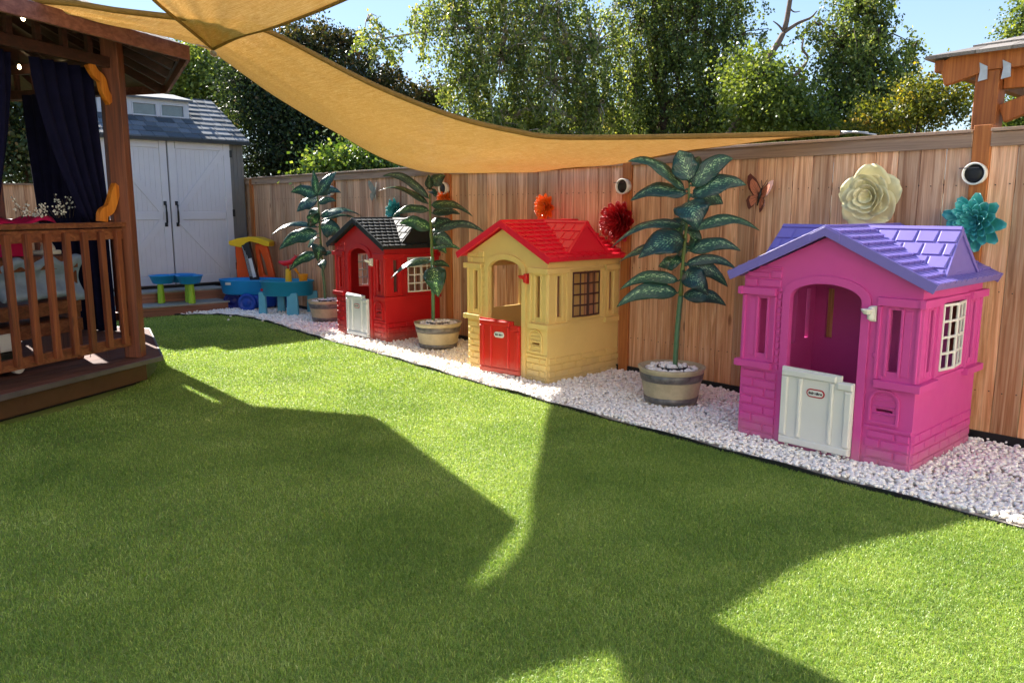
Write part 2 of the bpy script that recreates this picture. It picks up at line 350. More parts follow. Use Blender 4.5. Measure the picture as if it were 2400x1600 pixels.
def dieff():
    m, t, p, o = newmat('variegated leaf'); uv = N(t, 'TexCoord'); sp = N(t, 'SeparateXYZ'); t.links.new(uv.outputs['UV'], sp.inputs[0])
    ab = N(t, 'Math', operation='SUBTRACT'); ab.inputs[1].default_value = .5; t.links.new(sp.outputs[1], ab.inputs[0])
    a2 = N(t, 'Math', operation='ABSOLUTE'); t.links.new(ab.outputs[0], a2.inputs[0])
    # diagonal side veins: u - |v| stripes
    sb = N(t, 'Math', operation='SUBTRACT'); t.links.new(sp.outputs[0], sb.inputs[0]); t.links.new(a2.outputs[0], sb.inputs[1])
    s9 = N(t, 'Math', operation='MULTIPLY'); s9.inputs[1].default_value = 62; t.links.new(sb.outputs[0], s9.inputs[0]); sn = N(t, 'Math', operation='SINE'); t.links.new(s9.outputs[0], sn.inputs[0])
    mp = N(t, 'Mapping'); mp.inputs['Scale'].default_value = (16, 9, 1); t.links.new(uv.outputs['UV'], mp.inputs['Vector'])
    a0_ = N(t, 'Attribute', attribute_name='rnd'); c0_ = N(t, 'CombineXYZ'); m0_ = N(t, 'Math', operation='MULTIPLY'); m0_.inputs[1].default_value = 37.; t.links.new(a0_.outputs['Fac'], m0_.inputs[0]); t.links.new(m0_.outputs[0], c0_.inputs[0]); t.links.new(m0_.outputs[0], c0_.inputs[1]); t.links.new(c0_.outputs[0], mp.inputs['Location'])
    nz = noise(t, mp.outputs[0], 1, 4, .7)
    k = N(t, 'Math', operation='MULTIPLY_ADD'); k.inputs[1].default_value = .075; t.links.new(sn.outputs[0], k.inputs[0]); t.links.new(nz, k.inputs[2])
    k2 = N(t, 'Math', operation='MULTIPLY_ADD'); k2.inputs[1].default_value = -.62; t.links.new(a2.outputs[0], k2.inputs[0]); t.links.new(k.outputs[0], k2.inputs[2])
    col = ramp(t, k2.outputs[0], [(.36, L('20433a')), (.48, L('33604a')), (.545, L('7aa278')), (.66, L('c8d8a8'))])
    at = N(t, 'Attribute', attribute_name='rnd'); h2 = N(t, 'HueSaturation'); t.links.new(col, h2.inputs['Color'])
    m1 = N(t, 'MapRange'); m1.inputs[3].default_value = .47; m1.inputs[4].default_value = .54; t.links.new(at.outputs['Fac'], m1.inputs[0]); t.links.new(m1.outputs[0], h2.inputs['Hue'])
    m2_ = N(t, 'MapRange'); m2_.inputs[3].default_value = 1.35; m2_.inputs[4].default_value = .75; t.links.new(at.outputs['Fac'], m2_.inputs[0]); t.links.new(m2_.outputs[0], h2.inputs['Value']); col = h2.outputs[0]
    t.links.new(col, p.inputs['Base Color']); p.inputs['Roughness'].default_value = .3; p.inputs['Specular IOR Level'].default_value = .6
    bump(t, p, sn.outputs[0], .25, .004)
    tr = N(t, 'BsdfTranslucent'); br = N(t, 'MixRGB', blend_type='MULTIPLY'); br.inputs[0].default_value = 1; br.inputs[2].default_value = (1.0, 1.8, .8, 1)
    t.links.new(col, br.inputs[1]); t.links.new(br.outputs[0], tr.inputs[0]); mx = N(t, 'MixShader'); mx.inputs[0].default_value = .22
    t.links.new(p.outputs[0], mx.inputs[1]); t.links.new(tr.outputs[0], mx.inputs[2]); t.links.new(mx.outputs[0], o.inputs[0]); return m
M['dieff'] = dieff()
M['lf_birch'] = leafmat('birch leaves', [(0, '344224'), (.4, '60733f'), (.75, '8c9c58'), (1, 'bcb878')], .5)
M['lf_dark'] = leafmat('dark evergreen leaves', [(0, '16201a'), (.5, '33442a'), (.85, '56683c'), (1, '7c6a50')], .3, .3, .55)
M['lf_cedar'] = leafmat('bronze cedar foliage', [(0, '1e2416'), (.5, '3f4626'), (.8, '6a5c38'), (1, '8c6c4c')], .3, .3)
M['lf_yel'] = leafmat('yellow green leaves', [(0, '3c481e'), (.5, '666f2e'), (.8, '9a9038'), (1, 'c0a040')], .5)
M['lf_laurel'] = leafmat('laurel leaves', [(0, '22381a'), (.45, '42602a'), (.8, '6c8438'), (1, '98a858')], .35, .4, .4)
M['lf_mid'] = leafmat('mid green leaves', [(0, '33421c'), (.5, '5c7030'), (1, '8f9c56')], .45)

# ============================================================ GROUND
EDGE = [(4.17, -1.5), (4.18, .98), (4.19, 2.2), (4.24, 3.6), (4.3, 4.8), (4.37, 5.8), (4.46, 6.9), (4.53, 8.4), (4.62, 9.3), (4.68, 10.1), (4.62, 10.8), (4.36, 11.25), (4.0, 11.5)]
def smooth_poly(pts, n=8):
    out = []
    P = [pts[0]] + pts + [pts[-1]]
    for i in range(1, len(P)-2):
        p0, p1, p2, p3 = [np.array(q) for q in P[i-1:i+3]]
        for k in range(n):
            t = k/n; out.append(tuple(.5*((2*p1) + (-p0+p2)*t + (2*p0-5*p1+4*p2-p3)*t*t + (-p0+3*p1-3*p2+p3)*t**3)))
    out.append(tuple(pts[-1])); return out
EDG = smooth_poly(EDGE, 6)
b = MB(); b.add([(-400, -400, -.03), (400, -400, -.03), (400, 600, -.03), (-400, 600, -.03)], [(0, 1, 2, 3)])
tag(b.build('ground', M['ground']), kind='structure')
b = MB(); vs = [(x, y, .0) for x, y in EDG]; n = len(vs)
vs2 = [(-6, y if i else -4, .0) for i, (x, y) in enumerate(EDG)]
vs2 = [(-6, y, 0) for x, y in EDG]
b.add(vs+vs2, [(i, i+1, n+i+1, n+i) for i in range(n-1)]); b.add([(-6, -4, 0), (4.17, -4, 0), (4.17, -1.5, 0), (-6, -1.5, 0)], [(0, 1, 2, 3)]); b.add([(-6, 11.5, 0), (4.0, 11.5, 0), (4.0, 13, 0), (-6, 13, 0)], [(0, 1, 2, 3)])
tag(b.build('lawn', M['turf_base']), kind='structure')
b = MB(); b.add([(x, y, .004) for x, y in EDG] + [(5.7, y, .004) for x, y in EDG], [(i, n+i, n+i+1, i+1) for i in range(n-1)]); b.add([(4.0, 11.5, .004), (5.7, 11.5, .004), (5.7, 13, .004), (4., 13, .004)], [(0, 1, 2, 3)])
tag(b.build('gravel_bed', M['gravel']), kind='structure')
b = MB(); b.cur = 0
pts = [Vector((x, y, 0)) for x, y in EDG]; row = []
for i, p in enumerate(pts):
    d = (pts[min(i+1, n-1)]-pts[max(i-1, 0)]).normalized(); s = Vector((d.y, -d.x, 0)); hz = .024+.007*math.sin(i*1.7)+.004*math.sin(i*.63)
    p = p + s*.006*math.sin(i*.9); row.append([p-s*.007-Vector((0,0,.02)), p-s*.007+Vector((0,0,hz)), p+s*.004+Vector((0,0,hz)), p+s*.004-Vector((0,0,.02))])
b.grid([q for r in row for q in r], len(row), 4)
tag(b.build('lawn_edging', M['black'], bevel=.002), 'thin black plastic edging strip between the turf and the white pebbles', 'garden edging')

# gazebo geometry constants
OC = Vector((.43, 8.52, 0))
def oc(R, k, z=0., da=0): a = math.radians(-37.4+45*k+da); return Vector((OC.x+R*math.cos(a), OC.y+R*math.sin(a), z))
# ---- grass blades
def edge_x(y): return np.interp(y, [p[1] for p in EDG], [p[0] for p in EDG])
def grass():
    zones = [(1.0, 4.3, -1.0, .3, 9000, .0045), (-.6, 4.3, .3, 3.2, 36000, .0026), (-.3, 4.5, 3.2, 5.5, 19000, .0034), (0.2, 4.7, 5.5, 8.0, 10000, .0048), (1.4, 4.8, 8., 11.6, 5200, .0072)]
    X = []; Y = []; W = []
    for x0, x1, y0, y1, den, wd in zones:
        k = int((x1-x0)*(y1-y0)*den); x = rng.uniform(x0, x1, k); y = rng.uniform(y0, y1, k)
        ok = x < edge_x(y)-.012 + .006*np.sin(y*40)
        ok &= np.hypot(x-OC.x, y-OC.y) > 2.2
        sm_ = np.abs((y-5.02) - .35*(x-3.2)**2*.5 - .06*(x-3.2)); ok &= ~((sm_ < .006) & (x > 2.6) & (x < 4.0))
        ok &= ~((np.abs(x-1.35-.012*np.sin(y*3)) < .004) & (y < 5))
        # frustum with margin
        dep = x*math.sin(YAW)+y*math.cos(YAW); lat = x*math.cos(YAW)-y*math.sin(YAW)
        ok &= (np.abs(lat) < dep*.72+.9) & (dep > 1.5)
        X.append(x[ok]); Y.append(y[ok]); W.append(np.full(ok.sum(), wd))
    X = np.concatenate(X); Y = np.concatenate(Y); W = np.concatenate(W); k = len(X)
    hd = rng.uniform(0, 2*PI, k); ln = (rng.normal(.019, .004, k)*(1+.16*np.sin(X*2.1+Y*1.3)*np.sin(Y*3.1-X))).clip(.010, .030); lean = rng.uniform(.3, 1.25, k)
    la = rng.uniform(0, 6.28, k)  # preferred lean direction of the pile
    dx, dy = np.cos(la-2.2), np.sin(la-2.2); px, py = np.cos(hd), np.sin(hd)
    W = W*rng.uniform(.6, 1.2, k)
    base = np.stack([X, Y, np.zeros(k)], 1); pw = np.stack([px*W/2, py*W/2, np.zeros(k)], 1)
    mid = base + np.stack([dx*lean*ln*.3, dy*lean*ln*.3, ln*.6], 1)
    tip = base + np.stack([dx*lean*ln*.95, dy*lean*ln*.95, ln*(1-.42*lean)], 1)
    V = np.stack([base-pw, base+pw, mid-pw*.8, mid+pw*.8, tip], 1).reshape(-1, 3)
    i = np.arange(k)*5
    F = np.concatenate([np.stack([i, i+1, i+3], 1), np.stack([i, i+3, i+2], 1), np.stack([i+2, i+3, i+4], 1)])
    r = np.repeat(np.clip(rng.beta(2, 2.6, k) + .35*(rng.uniform(0, 1, k) > .93), 0, 1), 5)
    o = np_mesh('grass', V, F, M['grass'], rnd=r); tag(o, 'short artificial turf blades covering the lawn', 'grass', kind='stuff')
grass()
# ---- pebbles
def ico(sub):
    bm = bmesh.new(); bmesh.ops.create_icosphere(bm, subdivisions=sub, radius=1); v = np.array([q.co[:] for q in bm.verts]); f = np.array([[q.index for q in t.verts] for t in bm.faces]); bm.free(); return v, f
IV, IF = ico(2); IV1, IF1 = ico(1)
def pebble_mesh(P, R, name, parent=None, **kw):
    vs = []; fs = []; rr = []; b = 0
    bases = []
    for k in range(14):
        q = IV * (1+.16*np.sin(IV @ rng.normal(0, 2.2, (3, 3))).sum(1, keepdims=True)/1.7); q = q*np.array([rng.uniform(.9, 1.3), rng.uniform(.75, 1), rng.uniform(.55, .8)]); bases.append(q)
    k = len(P); ang = rng.uniform(0, 2*PI, k); tl = rng.normal(0, .35, k); idx = rng.integers(0, 14, k)
    B = np.array(bases)[idx]*R[:, None, None]
    c, s = np.cos(tl)[:, None], np.sin(tl)[:, None]; x, z = B[:, :, 0]*c - B[:, :, 2]*s, B[:, :, 0]*s + B[:, :, 2]*c; y = B[:, :, 1]
    c, s = np.cos(ang)[:, None], np.sin(ang)[:, None]
    V = np.stack([x*c-y*s, x*s+y*c, z], 2) + P[:, None, :]
    nv = len(IV); F = (IF[None] + (np.arange(k)*nv)[:, None, None]).reshape(-1, 3)
    return np_mesh(name, V.reshape(-1, 3), F, M['pebble'], parent, rnd=np.repeat(rng.beta(2, 1.3, k), nv), smooth=True, **kw)
P = []
for (y0, y1, sp) in [(-1.2, .6, .034), (.6, 4.2, .0235), (4.2, 7.5, .027), (7.5, 12.2, .033)]:
    for yy in np.arange(y0, y1, sp):
        for xx in np.arange(4.0, 5.6, sp):
            x = xx+random.uniform(-.5, .5)*sp; y = yy+random.uniform(-.5, .5)*sp
            if y < 11.5 and x < edge_x(y)+.018: continue
            if y >= 11.5 and x < 4.75: continue
            P.append((x, y, random.uniform(0.004, .024)+ .012*math.sin(x*5+y*3)*math.sin(y*4)+.006, sp*random.uniform(.42, .72)))
            if random.random() < .22: P.append((x+random.uniform(-.01, .01), y+random.uniform(-.01, .01), random.uniform(.026, .04), sp*random.uniform(.35, .6)))
P = np.array(P)
tag(pebble_mesh(P[:, :3], P[:, 3], 'pebbles'), 'white pebbles filling the strip along the fence', 'gravel', kind='stuff')
for i in range(3):
    q = gz(*[(540, 741), (535, 749), (615, 752)][i], .03); o = pebble_mesh(np.array([[q.x, q.y, .03]]), np.array([.017]), 'pebble')
    o.location = (0, 0, 0); tag(o, ['stray white pebble by the lawn edge, nearest the step', 'stray white pebble on dark turf just in front of the one at the edge', 'lone white pebble on the shaded turf in front of the blue wagon'][i], 'pebble', 'stray pebbles on the turf')

# ============================================================ FENCE
FX = 5.62
fence = thing('fence', 'tall cedar board fence with grey cap rail behind the playhouses', 'fence', (FX, 5, 0))
POSTY = [-3.9, -1.1, 1.76, 4.60, 7.2, 9.75, 12.3, 15.0]
for a, c in zip(POSTY[:-1], POSTY[1:]):
    b = MB(); y = a+.05; 
    while y < c-.06:
        wd = random.uniform(.145, .163); y2 = min(y+wd, c-.05)
        if c-.05-y2 < .05: y2 = c-.05
        b.cur = random.random()+.01; dx = random.uniform(0, .009)
        b.box(FX+dx, y+.0022, .07, FX+.018+dx, y2-.0022, 1.92); y = y2
    b.build('fence_boards', M['fence'], fence, bevel=.0025, seg=1)
    b = MB(); b.cur = random.random(); b.box(FX-.022, a+.052, 1.885, FX-.002, c-.052, 1.972); b.build('trim_board', M['fence_h'], fence, bevel=.003)
    b = MB(); b.cur = random.random(); b.box(FX-.045, a+.054, 1.975, FX+.07, c-.054, 1.995); b.build('cap_rail', M['fence_h'], fence, bevel=.003)
    b = MB(); y = a+.13
    while y < c-.06:
        for zz in (.34, .98, 1.65): b.box(FX-.0015, y-.003, zz-.003, FX+.004, y+.003, zz+.003); b.box(FX-.0015, y-.083, zz+.002, FX+.004, y-.077, zz+.008)
        y += .155
    b.build('nails', M['iron'], fence)['kind'] = 'stuff'
    b = MB(); b.box(FX+.02, a, 1.6, FX+.055, c, 1.69); b.box(FX+.02, a, .3, FX+.055, c, .39); b.build('stringer', M['fence_post'], fence)
    b = MB(); b.cur = .5; b.box(FX-.012, a+.05, -.02, FX+.03, c-.05, .075); b.build('kick_strip', M['black'], fence)
for y in POSTY:
    b = MB(); b.cur = random.random(); b.box(FX-.018, y-.052, -.02, FX+.086, y+.052, 2.02 if y < 3 else 1.975); b.build('fence_post', M['fence_post'], fence, bevel=.004)
# ring fittings on posts
FL = ['white-rimmed round black fitting on the post above the teal metal flower', 'white-rimmed round black fitting on the post between yellow house and tallest plant', 'white-rimmed round black fitting on the post behind the plant beside the red house', 'round black fitting on the post behind the plant nearest the shed']
for y, z, lb in zip([1.77, 4.61, 7.22, 9.74], [1.72, 1.70, 1.73, 1.75], FL):
    t = thing('round_fitting', lb, 'fitting', (FX-.02, y, z), 'round fittings on fence posts')
    R = Matrix.Rotation(-PI/2, 3, 'Y')
    b = MB(); b.lathe([(.061, -.0), (.066, .0), (.070, .05), (.067, .058), (.060, .058), (.057, .02), (.057, .0), (.061, .0)], (FX-.02, y, z), 28, R); b.build('rim', M['white'], t, True)
    b = MB(); b.lathe([(.056, .004), (.056, .042), (.02, .047), (.0, .048)], (FX-.02, y, z), 28, R); b.build('black_face', M['black'], t, True)
    b = MB(); b.bar((FX-.082, y+.085, z+.034), (FX-.082, y-.03, z+.036), .004, .006); b.build('flap', M['edge_metal'], t)

# ============================================================ PLAYHOUSES
def frust(b, mp, u0, u1, v0, v1, w0, w1, ch):
    b.hexa([mp(u0, v0, w0), mp(u1, v0, w0), mp(u1, v1, w0), mp(u0, v1, w0), mp(u0+ch, v0+ch, w1), mp(u1-ch, v0+ch, w1), mp(u1-ch, v1-ch, w1), mp(u0+ch, v1-ch, w1)])
def bricks(b, mp, u0, u1, v0, v1, h=.058, ln=.165, clip=None):
    r = 0; v = v0
    while v < v1-.015:
        vt = min(v+h, v1); u = u0 - (ln/2 if r % 2 else 0)
        while u < u1-.01:
            a, c = max(u, u0), min(u+ln, u1)
            if c-a > .02:
                top = vt
                if clip: top = min(vt, clip((a+c)/2))
                if top-v > .02: frust(b, mp, a+.0055, c-.0055, v+.005, top-.005, .0, -.010, .004)
            u += ln
        v = vt; r += 1
def playhouse(name, label, X0, Y0, hw, wm, rm, dm, winm, lampm, lat_far, door_rot=0., logo_border=True, rowh=.055, pitch_cols=.085):
    D = .95; T = .028
    t = thing(name, label, 'playhouse', (X0, Y0, .01), 'plastic cottage playhouses along the fence')
    b = MB(); Z = .01
    fm = lambda u, v, w: (X0+w, Y0+u, v+Z)           # front wall, w>0 inward
    EZ, PZ = 1.075, 1.335
    A = .222
    arch = [(-A, .03), (A, .03)] + [(A*math.cos(th), .955+.095*math.sin(th)) for th in np.linspace(0, PI, 17)]
    R_ = lambda a, c, d, e: [(a, d), (c, d), (c, e), (a, e)]
    slots = [R_(.385, .44, .575, .93), R_(-.44, -.385, .575, .93)]
    mail = R_(-.435, -.34, .335, .352)
    b.poly([(-hw, 0), (hw, 0), (hw, EZ), (0, PZ), (-hw, EZ)], [arch] + slots + [mail], 0, T, fm)
    bm_ = lambda u, v, w: (X0+D-w, Y0+u, v+Z)
    b.poly([(-hw, 0), (hw, 0), (hw, EZ), (0, PZ), (-hw, EZ)], slots, 0, T, bm_)
    sm = {}
    for sg in (-1, 1):
        f = (lambda sg: (lambda u, v, w: (X0+u, Y0+sg*(hw-w), v+Z)))(sg); sm[sg] = f
        b.poly([(T, 0), (D-T, 0), (D-T, EZ), (T, EZ)], [R_(.115, .17, .575, .93), R_(.79, .845, .575, .93), R_(.30, .655, .555, .955)], 0, T, f)
        # corner reveal boxes, trims
        for (u0, u1, v0, v1, pr) in [(-.035, .245, .95, 1.0, .028), (-.035, .245, .478, .525, .034), (.715, D+.05, .95, 1.0, .028), (.715, D+.05, .478, .525, .034),
                                     (.245, .715, .505, .53, .012), (.245, .715, .972, .995, .012), (.245, .268, .53, .972, .012), (.69, .715, .53, .972, .012),
                                     (.27, .30, .53, .972, .008), (.655, .688, .53, .972, .008),
                                     (.0, .02, .525, .95, .012), (.222, .243, .525, .95, .014), (.717, .737, .525, .95, .014), (.93, D, .525, .95, .012),
                                     (.095, .113, .545, .945, .008), (.172, .19, .545, .945, .008), (.77, .788, .545, .945, .008), (.847, .865, .545, .945, .008)]:
            frust(b, f, u0, u1, v0, v1, .0, -pr, .003)
        bricks(b, f, .012, D-.01, .0, .24)
    for sg in (-1, 1):
        g = (lambda sg: (lambda u, v, w: (X0+w, Y0+sg*u, v+Z)))(sg)
        for (u0, u1, v0, v1, pr) in [(.315, hw+.03, .95, 1.0, .028), (.325, hw+.036, .478, .525, .034),
                                     (.315, .335, .525, .95, .014), (hw-.02, hw, .525, .95, .012), (.365, .383, .545, .94, .008), (.442, .46, .545, .94, .008), (.46, .505, .555, .93, .004),
                                     (.335, .365, .525, .545, .006)]:
            frust(b, g, u0, u1, v0, v1, .0, -pr, .003)
    # arch surround
    O_ = A+.05
    arch2 = [(-O_, .0), (O_, .0)] + [(O_*math.cos(th), .97+.128*math.sin(th)) for th in np.linspace(0, PI, 17)]
    b.poly(arch2, [arch], -.016, -.001, fm)
    cl = lambda u: 1.065+(PZ-EZ)*(1-abs(u)/hw) - .01
    bricks(b, fm, .285, hw-.004, .0, .47); bricks(b, fm, .285, hw-.004, 1.0, 1.25, clip=cl); bricks(b, fm, .278, .315, .478, 1.0, .045, .12)
    bricks(b, fm, -hw+.004, -.285, .0, .225)
    frust(b, fm, -hw, -.28, .228, .25, 0, -.012, .003)
    b.build('wall', wm, t, bevel=.0035, seg=1)
    # mail slot plaque
    b = MB(); u0, u1 = -.475, -.30; uc = (u0+u1)/2; rr = (u1-u0)/2
    oo = [(u0, .265), (u1, .265)] + [(uc+rr*math.cos(th), .395+rr*.85*math.sin(th)) for th in np.linspace(0, PI, 13)]
    ii = [(u0+.015, .28), (u1-.015, .28)] + [(uc+(rr-.015)*math.cos(th), .395+(rr-.015)*.85*math.sin(th)) for th in np.linspace(0, PI, 13)]
    b.poly(oo, [ii], -.014, -.001, fm)
    frust(b, fm, u0+.025, u1-.025, .365, .374, -.001, -.01, .002); frust(b, fm, u0+.03, u1-.03, .40, .408, -.001, -.008, .002); frust(b, fm, u0+.035, u1-.035, .432, .439, -.001, -.008, .002)
    frust(b, fm, u0+.025, u1-.025, .318, .326, -.001, -.01, .002)
    b.build('mail_slot', wm, t, bevel=.003, seg=1)
    # roof
    ov = .085; RZ = 1.385; hy = hw+ov; EV = 1.083; sl_ = Vector((hy, EV-RZ)).length; sn, cs = (RZ-EV)/sl_, hy/sl_
    x0, x1 = -.062, D+.045
    b = MB()
    def sp(sg, x, s, h): return (X0+x, Y0+sg*(s*cs + h*sn), RZ+Z - s*sn + h*cs)
    for sg in (-1, 1):
        b.hexa([sp(sg, x0, 0, -.03), sp(sg, x1, 0, -.03), sp(sg, x1, sl_, -.03), sp(sg, x0, sl_, -.03), sp(sg, x0, 0, .0), sp(sg, x1, 0, .0), sp(sg, x1, sl_, .0), sp(sg, x0, sl_, .0)])
        nr = 9; ds = sl_/nr; tw = pitch_cols
        for r in range(nr):
            x = x0 + (tw/2 if r % 2 else 0) - tw
            while x < x1:
                a, c = max(x, x0), min(x+tw, x1)
                if c-a > .012:
                    s0, s1 = r*ds-.004, (r+1)*ds+.004+random.uniform(-.002, .002); h1 = .020
                    b.hexa([sp(sg, a+.004, s0, 0.0005), sp(sg, c-.004, s0, .0005), sp(sg, c-.004, s1, .001), sp(sg, a+.004, s1, .001),
                            sp(sg, a+.004, s0, .003), sp(sg, c-.004, s0, .003), sp(sg, c-.008, s1, h1), sp(sg, a+.008, s1, h1)])
                x += tw
    b.tube([(X0+x0, Y0, RZ+Z+.004), (X0+x1, Y0, RZ+Z+.004)], .012, 8)
    # barge strips on the gable ends
    for sg in (-1, 1):
        for xa in (x0-.008, x1-.004):
            b.hexa([sp(sg, xa, 0, -.045), sp(sg, xa+.012, 0, -.045), sp(sg, xa+.012, sl_+.004, -.045), sp(sg, xa, sl_+.004, -.045), sp(sg, xa, 0, .012), sp(sg, xa+.012, 0, .012), sp(sg, xa+.012, sl_+.004, .012), sp(sg, xa, sl_+.004, .012)])
    for xa in (x0-.007, x1-.003):
        k3 = .09; zz3 = RZ+Z - k3*sn/cs
        b.poly([(0, RZ+Z+.004), (-k3, zz3+.002), (-k3, zz3-.045), (0, RZ+Z-.045/cs), (k3, zz3-.045), (k3, zz3+.002)], [], 0, .010, lambda u, v, w: (X0+xa-.006+w*1.8, Y0+u, v))
    roof = b.build('roof', rm, t, bevel=.002, seg=1)
    for sg in (-1, 1):
        b = MB(); xc, xh, zt, zb = .475, .30, 1.388, 1.085
        yf = hw+.03; L3 = math.hypot(xh, zt-zb); nz, nx = xh/L3, (zt-zb)/L3
        q = lambda x, y, z: (X0+x, Y0+sg*y, z+Z)
        b.add([q(xc-xh, yf, zb), q(xc+xh, yf, zb), q(xc, yf-.03, zt), q(xc-xh, 0, zb), q(xc+xh, 0, zb), q(xc, 0, zt)], [(0, 1, 2), (3, 5, 4), (0, 2, 5, 3), (1, 4, 5, 2), (0, 3, 4, 1)])
        for sd in (-1, 1):
            def dp(s, y, h): return q(xc+sd*(s*xh/L3 + h*nx), y, zt - s*nx + h*nz)
            nr = 4; ds = (L3-.03)/nr
            for r in range(nr):
                y = yf-.012+(0.06 if r % 2 else 0)
                while y > .03:
                    a, c = min(y, yf-.012-r*.0), max(y-.118, .01); s0 = .03+r*ds
                    if a-c > .02: b.hexa([dp(s0+.005, c+.004, .0), dp(s0+.005, a-.004, .0), dp(s0+ds-.004, a-.004, .0), dp(s0+ds-.004, c+.004, .0), dp(s0+.006, c+.007, .005), dp(s0+.006, a-.007, .005), dp(s0+ds-.006, a-.012, .008), dp(s0+ds-.006, c+.012, .008)])
                    y -= .118
            b.hexa([dp(0, .0, 0), dp(0, yf-.02, 0), dp(.028, yf-.018, 0), dp(.028, .0, 0), dp(0, .0, .008), dp(0, yf-.02, .008), dp(.028, yf-.018, .008), dp(.028, .0, .008)])
        # rim of the gable triangle
        b.poly([(-xh, zb), (xh, zb), (0, zt)], [[(-xh+.05, zb+.02), (xh-.05, zb+.02), (0, zt-.045)]], 0, .012, lambda u, v, w: q(xc+u, yf+.0-.03*(v-zb)/(zt-zb)+w, v))
        b.build('dormer', rm, roof, bevel=.002, seg=1)
    # door
    hinge = Vector((X0-.018, Y0-A, 0)); rot = Matrix.Rotation(door_rot, 3, 'Z')
    def dm_(u, v, w):
        p = Vector((w-.012, u, v+Z)); return tuple(hinge + rot @ p)
    b = MB(); W_, H0, H1 = 2*A+.012, .035, .515
    b.poly([(0, H0), (W_, H0), (W_, H1+.01), (.075, H1), (.075, H1-.035), (0, H1-.035)], [], -.012, .012, dm_)
    for (u0, u1, v0, v1) in [(.0, W_, H0, H0+.05), (.0, .05, H0+.05, H1-.085), (W_-.05, W_, H0+.05, H1-.05), (.112, .145, H0+.05, H1-.05), (.312, .345, H0+.05, H1-.05), (.0, .10, H1-.085, H1-.036), (.1, W_, H1-.05, H1-.002)]:
        frust(b, dm_, u0+.001, u1-.001, v0, v1, -.012, -.026, .007)
    door = b.build('door', dm, t, bevel=.004)
    # badge
    uc, vc = W_/2, .385
    def stad(w_, h_): return [(uc+sx*(w_-h_)+h_*math.cos(a), vc+h_*math.sin(a)) for sx, a0 in ((1, -PI/2), (-1, PI/2)) for a in np.linspace(a0, a0+PI, 9)]
    b = MB(); b.poly(stad(.058, .026), [], -.0155, -.0125, dm_); bd = b.build('badge', M['logo_red'] if logo_border else M['white'], door)
    b = MB(); b.poly(stad(.050, .0185), [], -.0175, -.0157, dm_); b.build('badge_face', M['white'], door)
    cu = bpy.data.curves.new('txt', 'FONT'); cu.body = 'little tikes'; cu.size = .0215; cu.align_x = 'CENTER'; cu.align_y = 'CENTER'; cu.extrude = .0006; cu.offset = .0009
    to = bpy.data.objects.new('txt', cu); COL.objects.link(to); dg = bpy.context.evaluated_depsgraph_get(); me = bpy.data.meshes.new_from_object(to.evaluated_get(dg))
    bb = MB(); bb.add([dm_(uc-v.co.x, vc+v.co.y, -.0185-v.co.z) for v in me.vertices], [tuple(p.vertices) for p in me.polygons]); bpy.data.objects.remove(to)
    bb.build('lettering', M['logo_black'], door)
    # window shutters
    for sg in (-1, 1):
        if sg == 1 and lat_far is None: continue
        f = sm[sg]
        for side in (0, 1):
            wa = .35/2; u_h = .302 if side == 0 else .653; dirn = 1 if side == 0 else -1
            an = math.radians(7 if sg == -1 else 12)
            holes = []
            cw = (wa-.012*2-.010)/2
            for ci in range(2):
                for ri in range(4):
                    ua = .012+ci*(cw+.010); va = .573+ri*.0945; holes.append([(ua, va), (ua+cw, va), (ua+cw, va+.080), (ua, va+.080)])
            b = MB(); b.poly([(0, .558), (wa-.002, .558), (wa-.002, .952), (0, .952)], holes, 0, .012, lambda u, v, w: f(u_h+dirn*(u*math.cos(an)), v, -.012+w-u*math.sin(an)))
            b.build('window_shutter', winm if sg == -1 else (lat_far or winm), t, bevel=.002, seg=1)
    # wall lamp
    ly = Y0 - .285; b = MB(); b.lathe([(.014, 0), (.02, .006), (.022, .05), (.018, .07), (.012, .078)], (X0-.028, ly, .865+Z), 14)
    b.lathe([(.016, 0), (.03, .018), (.034, .03), (.0, .032)], (X0-.06, ly+.012, .90+Z), 14); b.bar((X0-.028, ly, .90+Z), (X0-.06, ly+.012, .905+Z), .012, .014); b.box(X0-.012, ly-.022, .855+Z, X0, ly+.022, .945+Z)
    b.build('wall_lamp', lampm, t, bevel=.003)
    b = MB(); b.lathe([(.012, 0), (.016, .003), (.016, .008), (.009, .010), (.0, .008)], (X0-.001, Y0-.315, .66+Z), 16, Matrix.Rotation(-PI/2, 3, 'Y')); b.build('doorbell', wm, t, True)
    return t
playhouse('playhouse', 'pink plastic cottage playhouse with purple roof and white half door', 4.57, 2.20, .55, M['pink'], M['purple'], M['white'], M['white'], M['white'], M['pink'])
playhouse('playhouse', 'tan plastic cottage playhouse with bright red roof and red half door', 4.70, 5.215, .53, M['tan'], M['redroof'], M['reddoor'], M['brownwin'], M['reddoor'], None, door_rot=math.radians(9), logo_border=False, pitch_cols=.1)
playhouse('playhouse', 'dark red plastic cottage playhouse with black shingle roof and white half door', 4.87, 7.93, .53, M['red'], M['blackroof'], M['greywhite'], M['white'], M['white'], M['greywhite'], pitch_cols=.075)

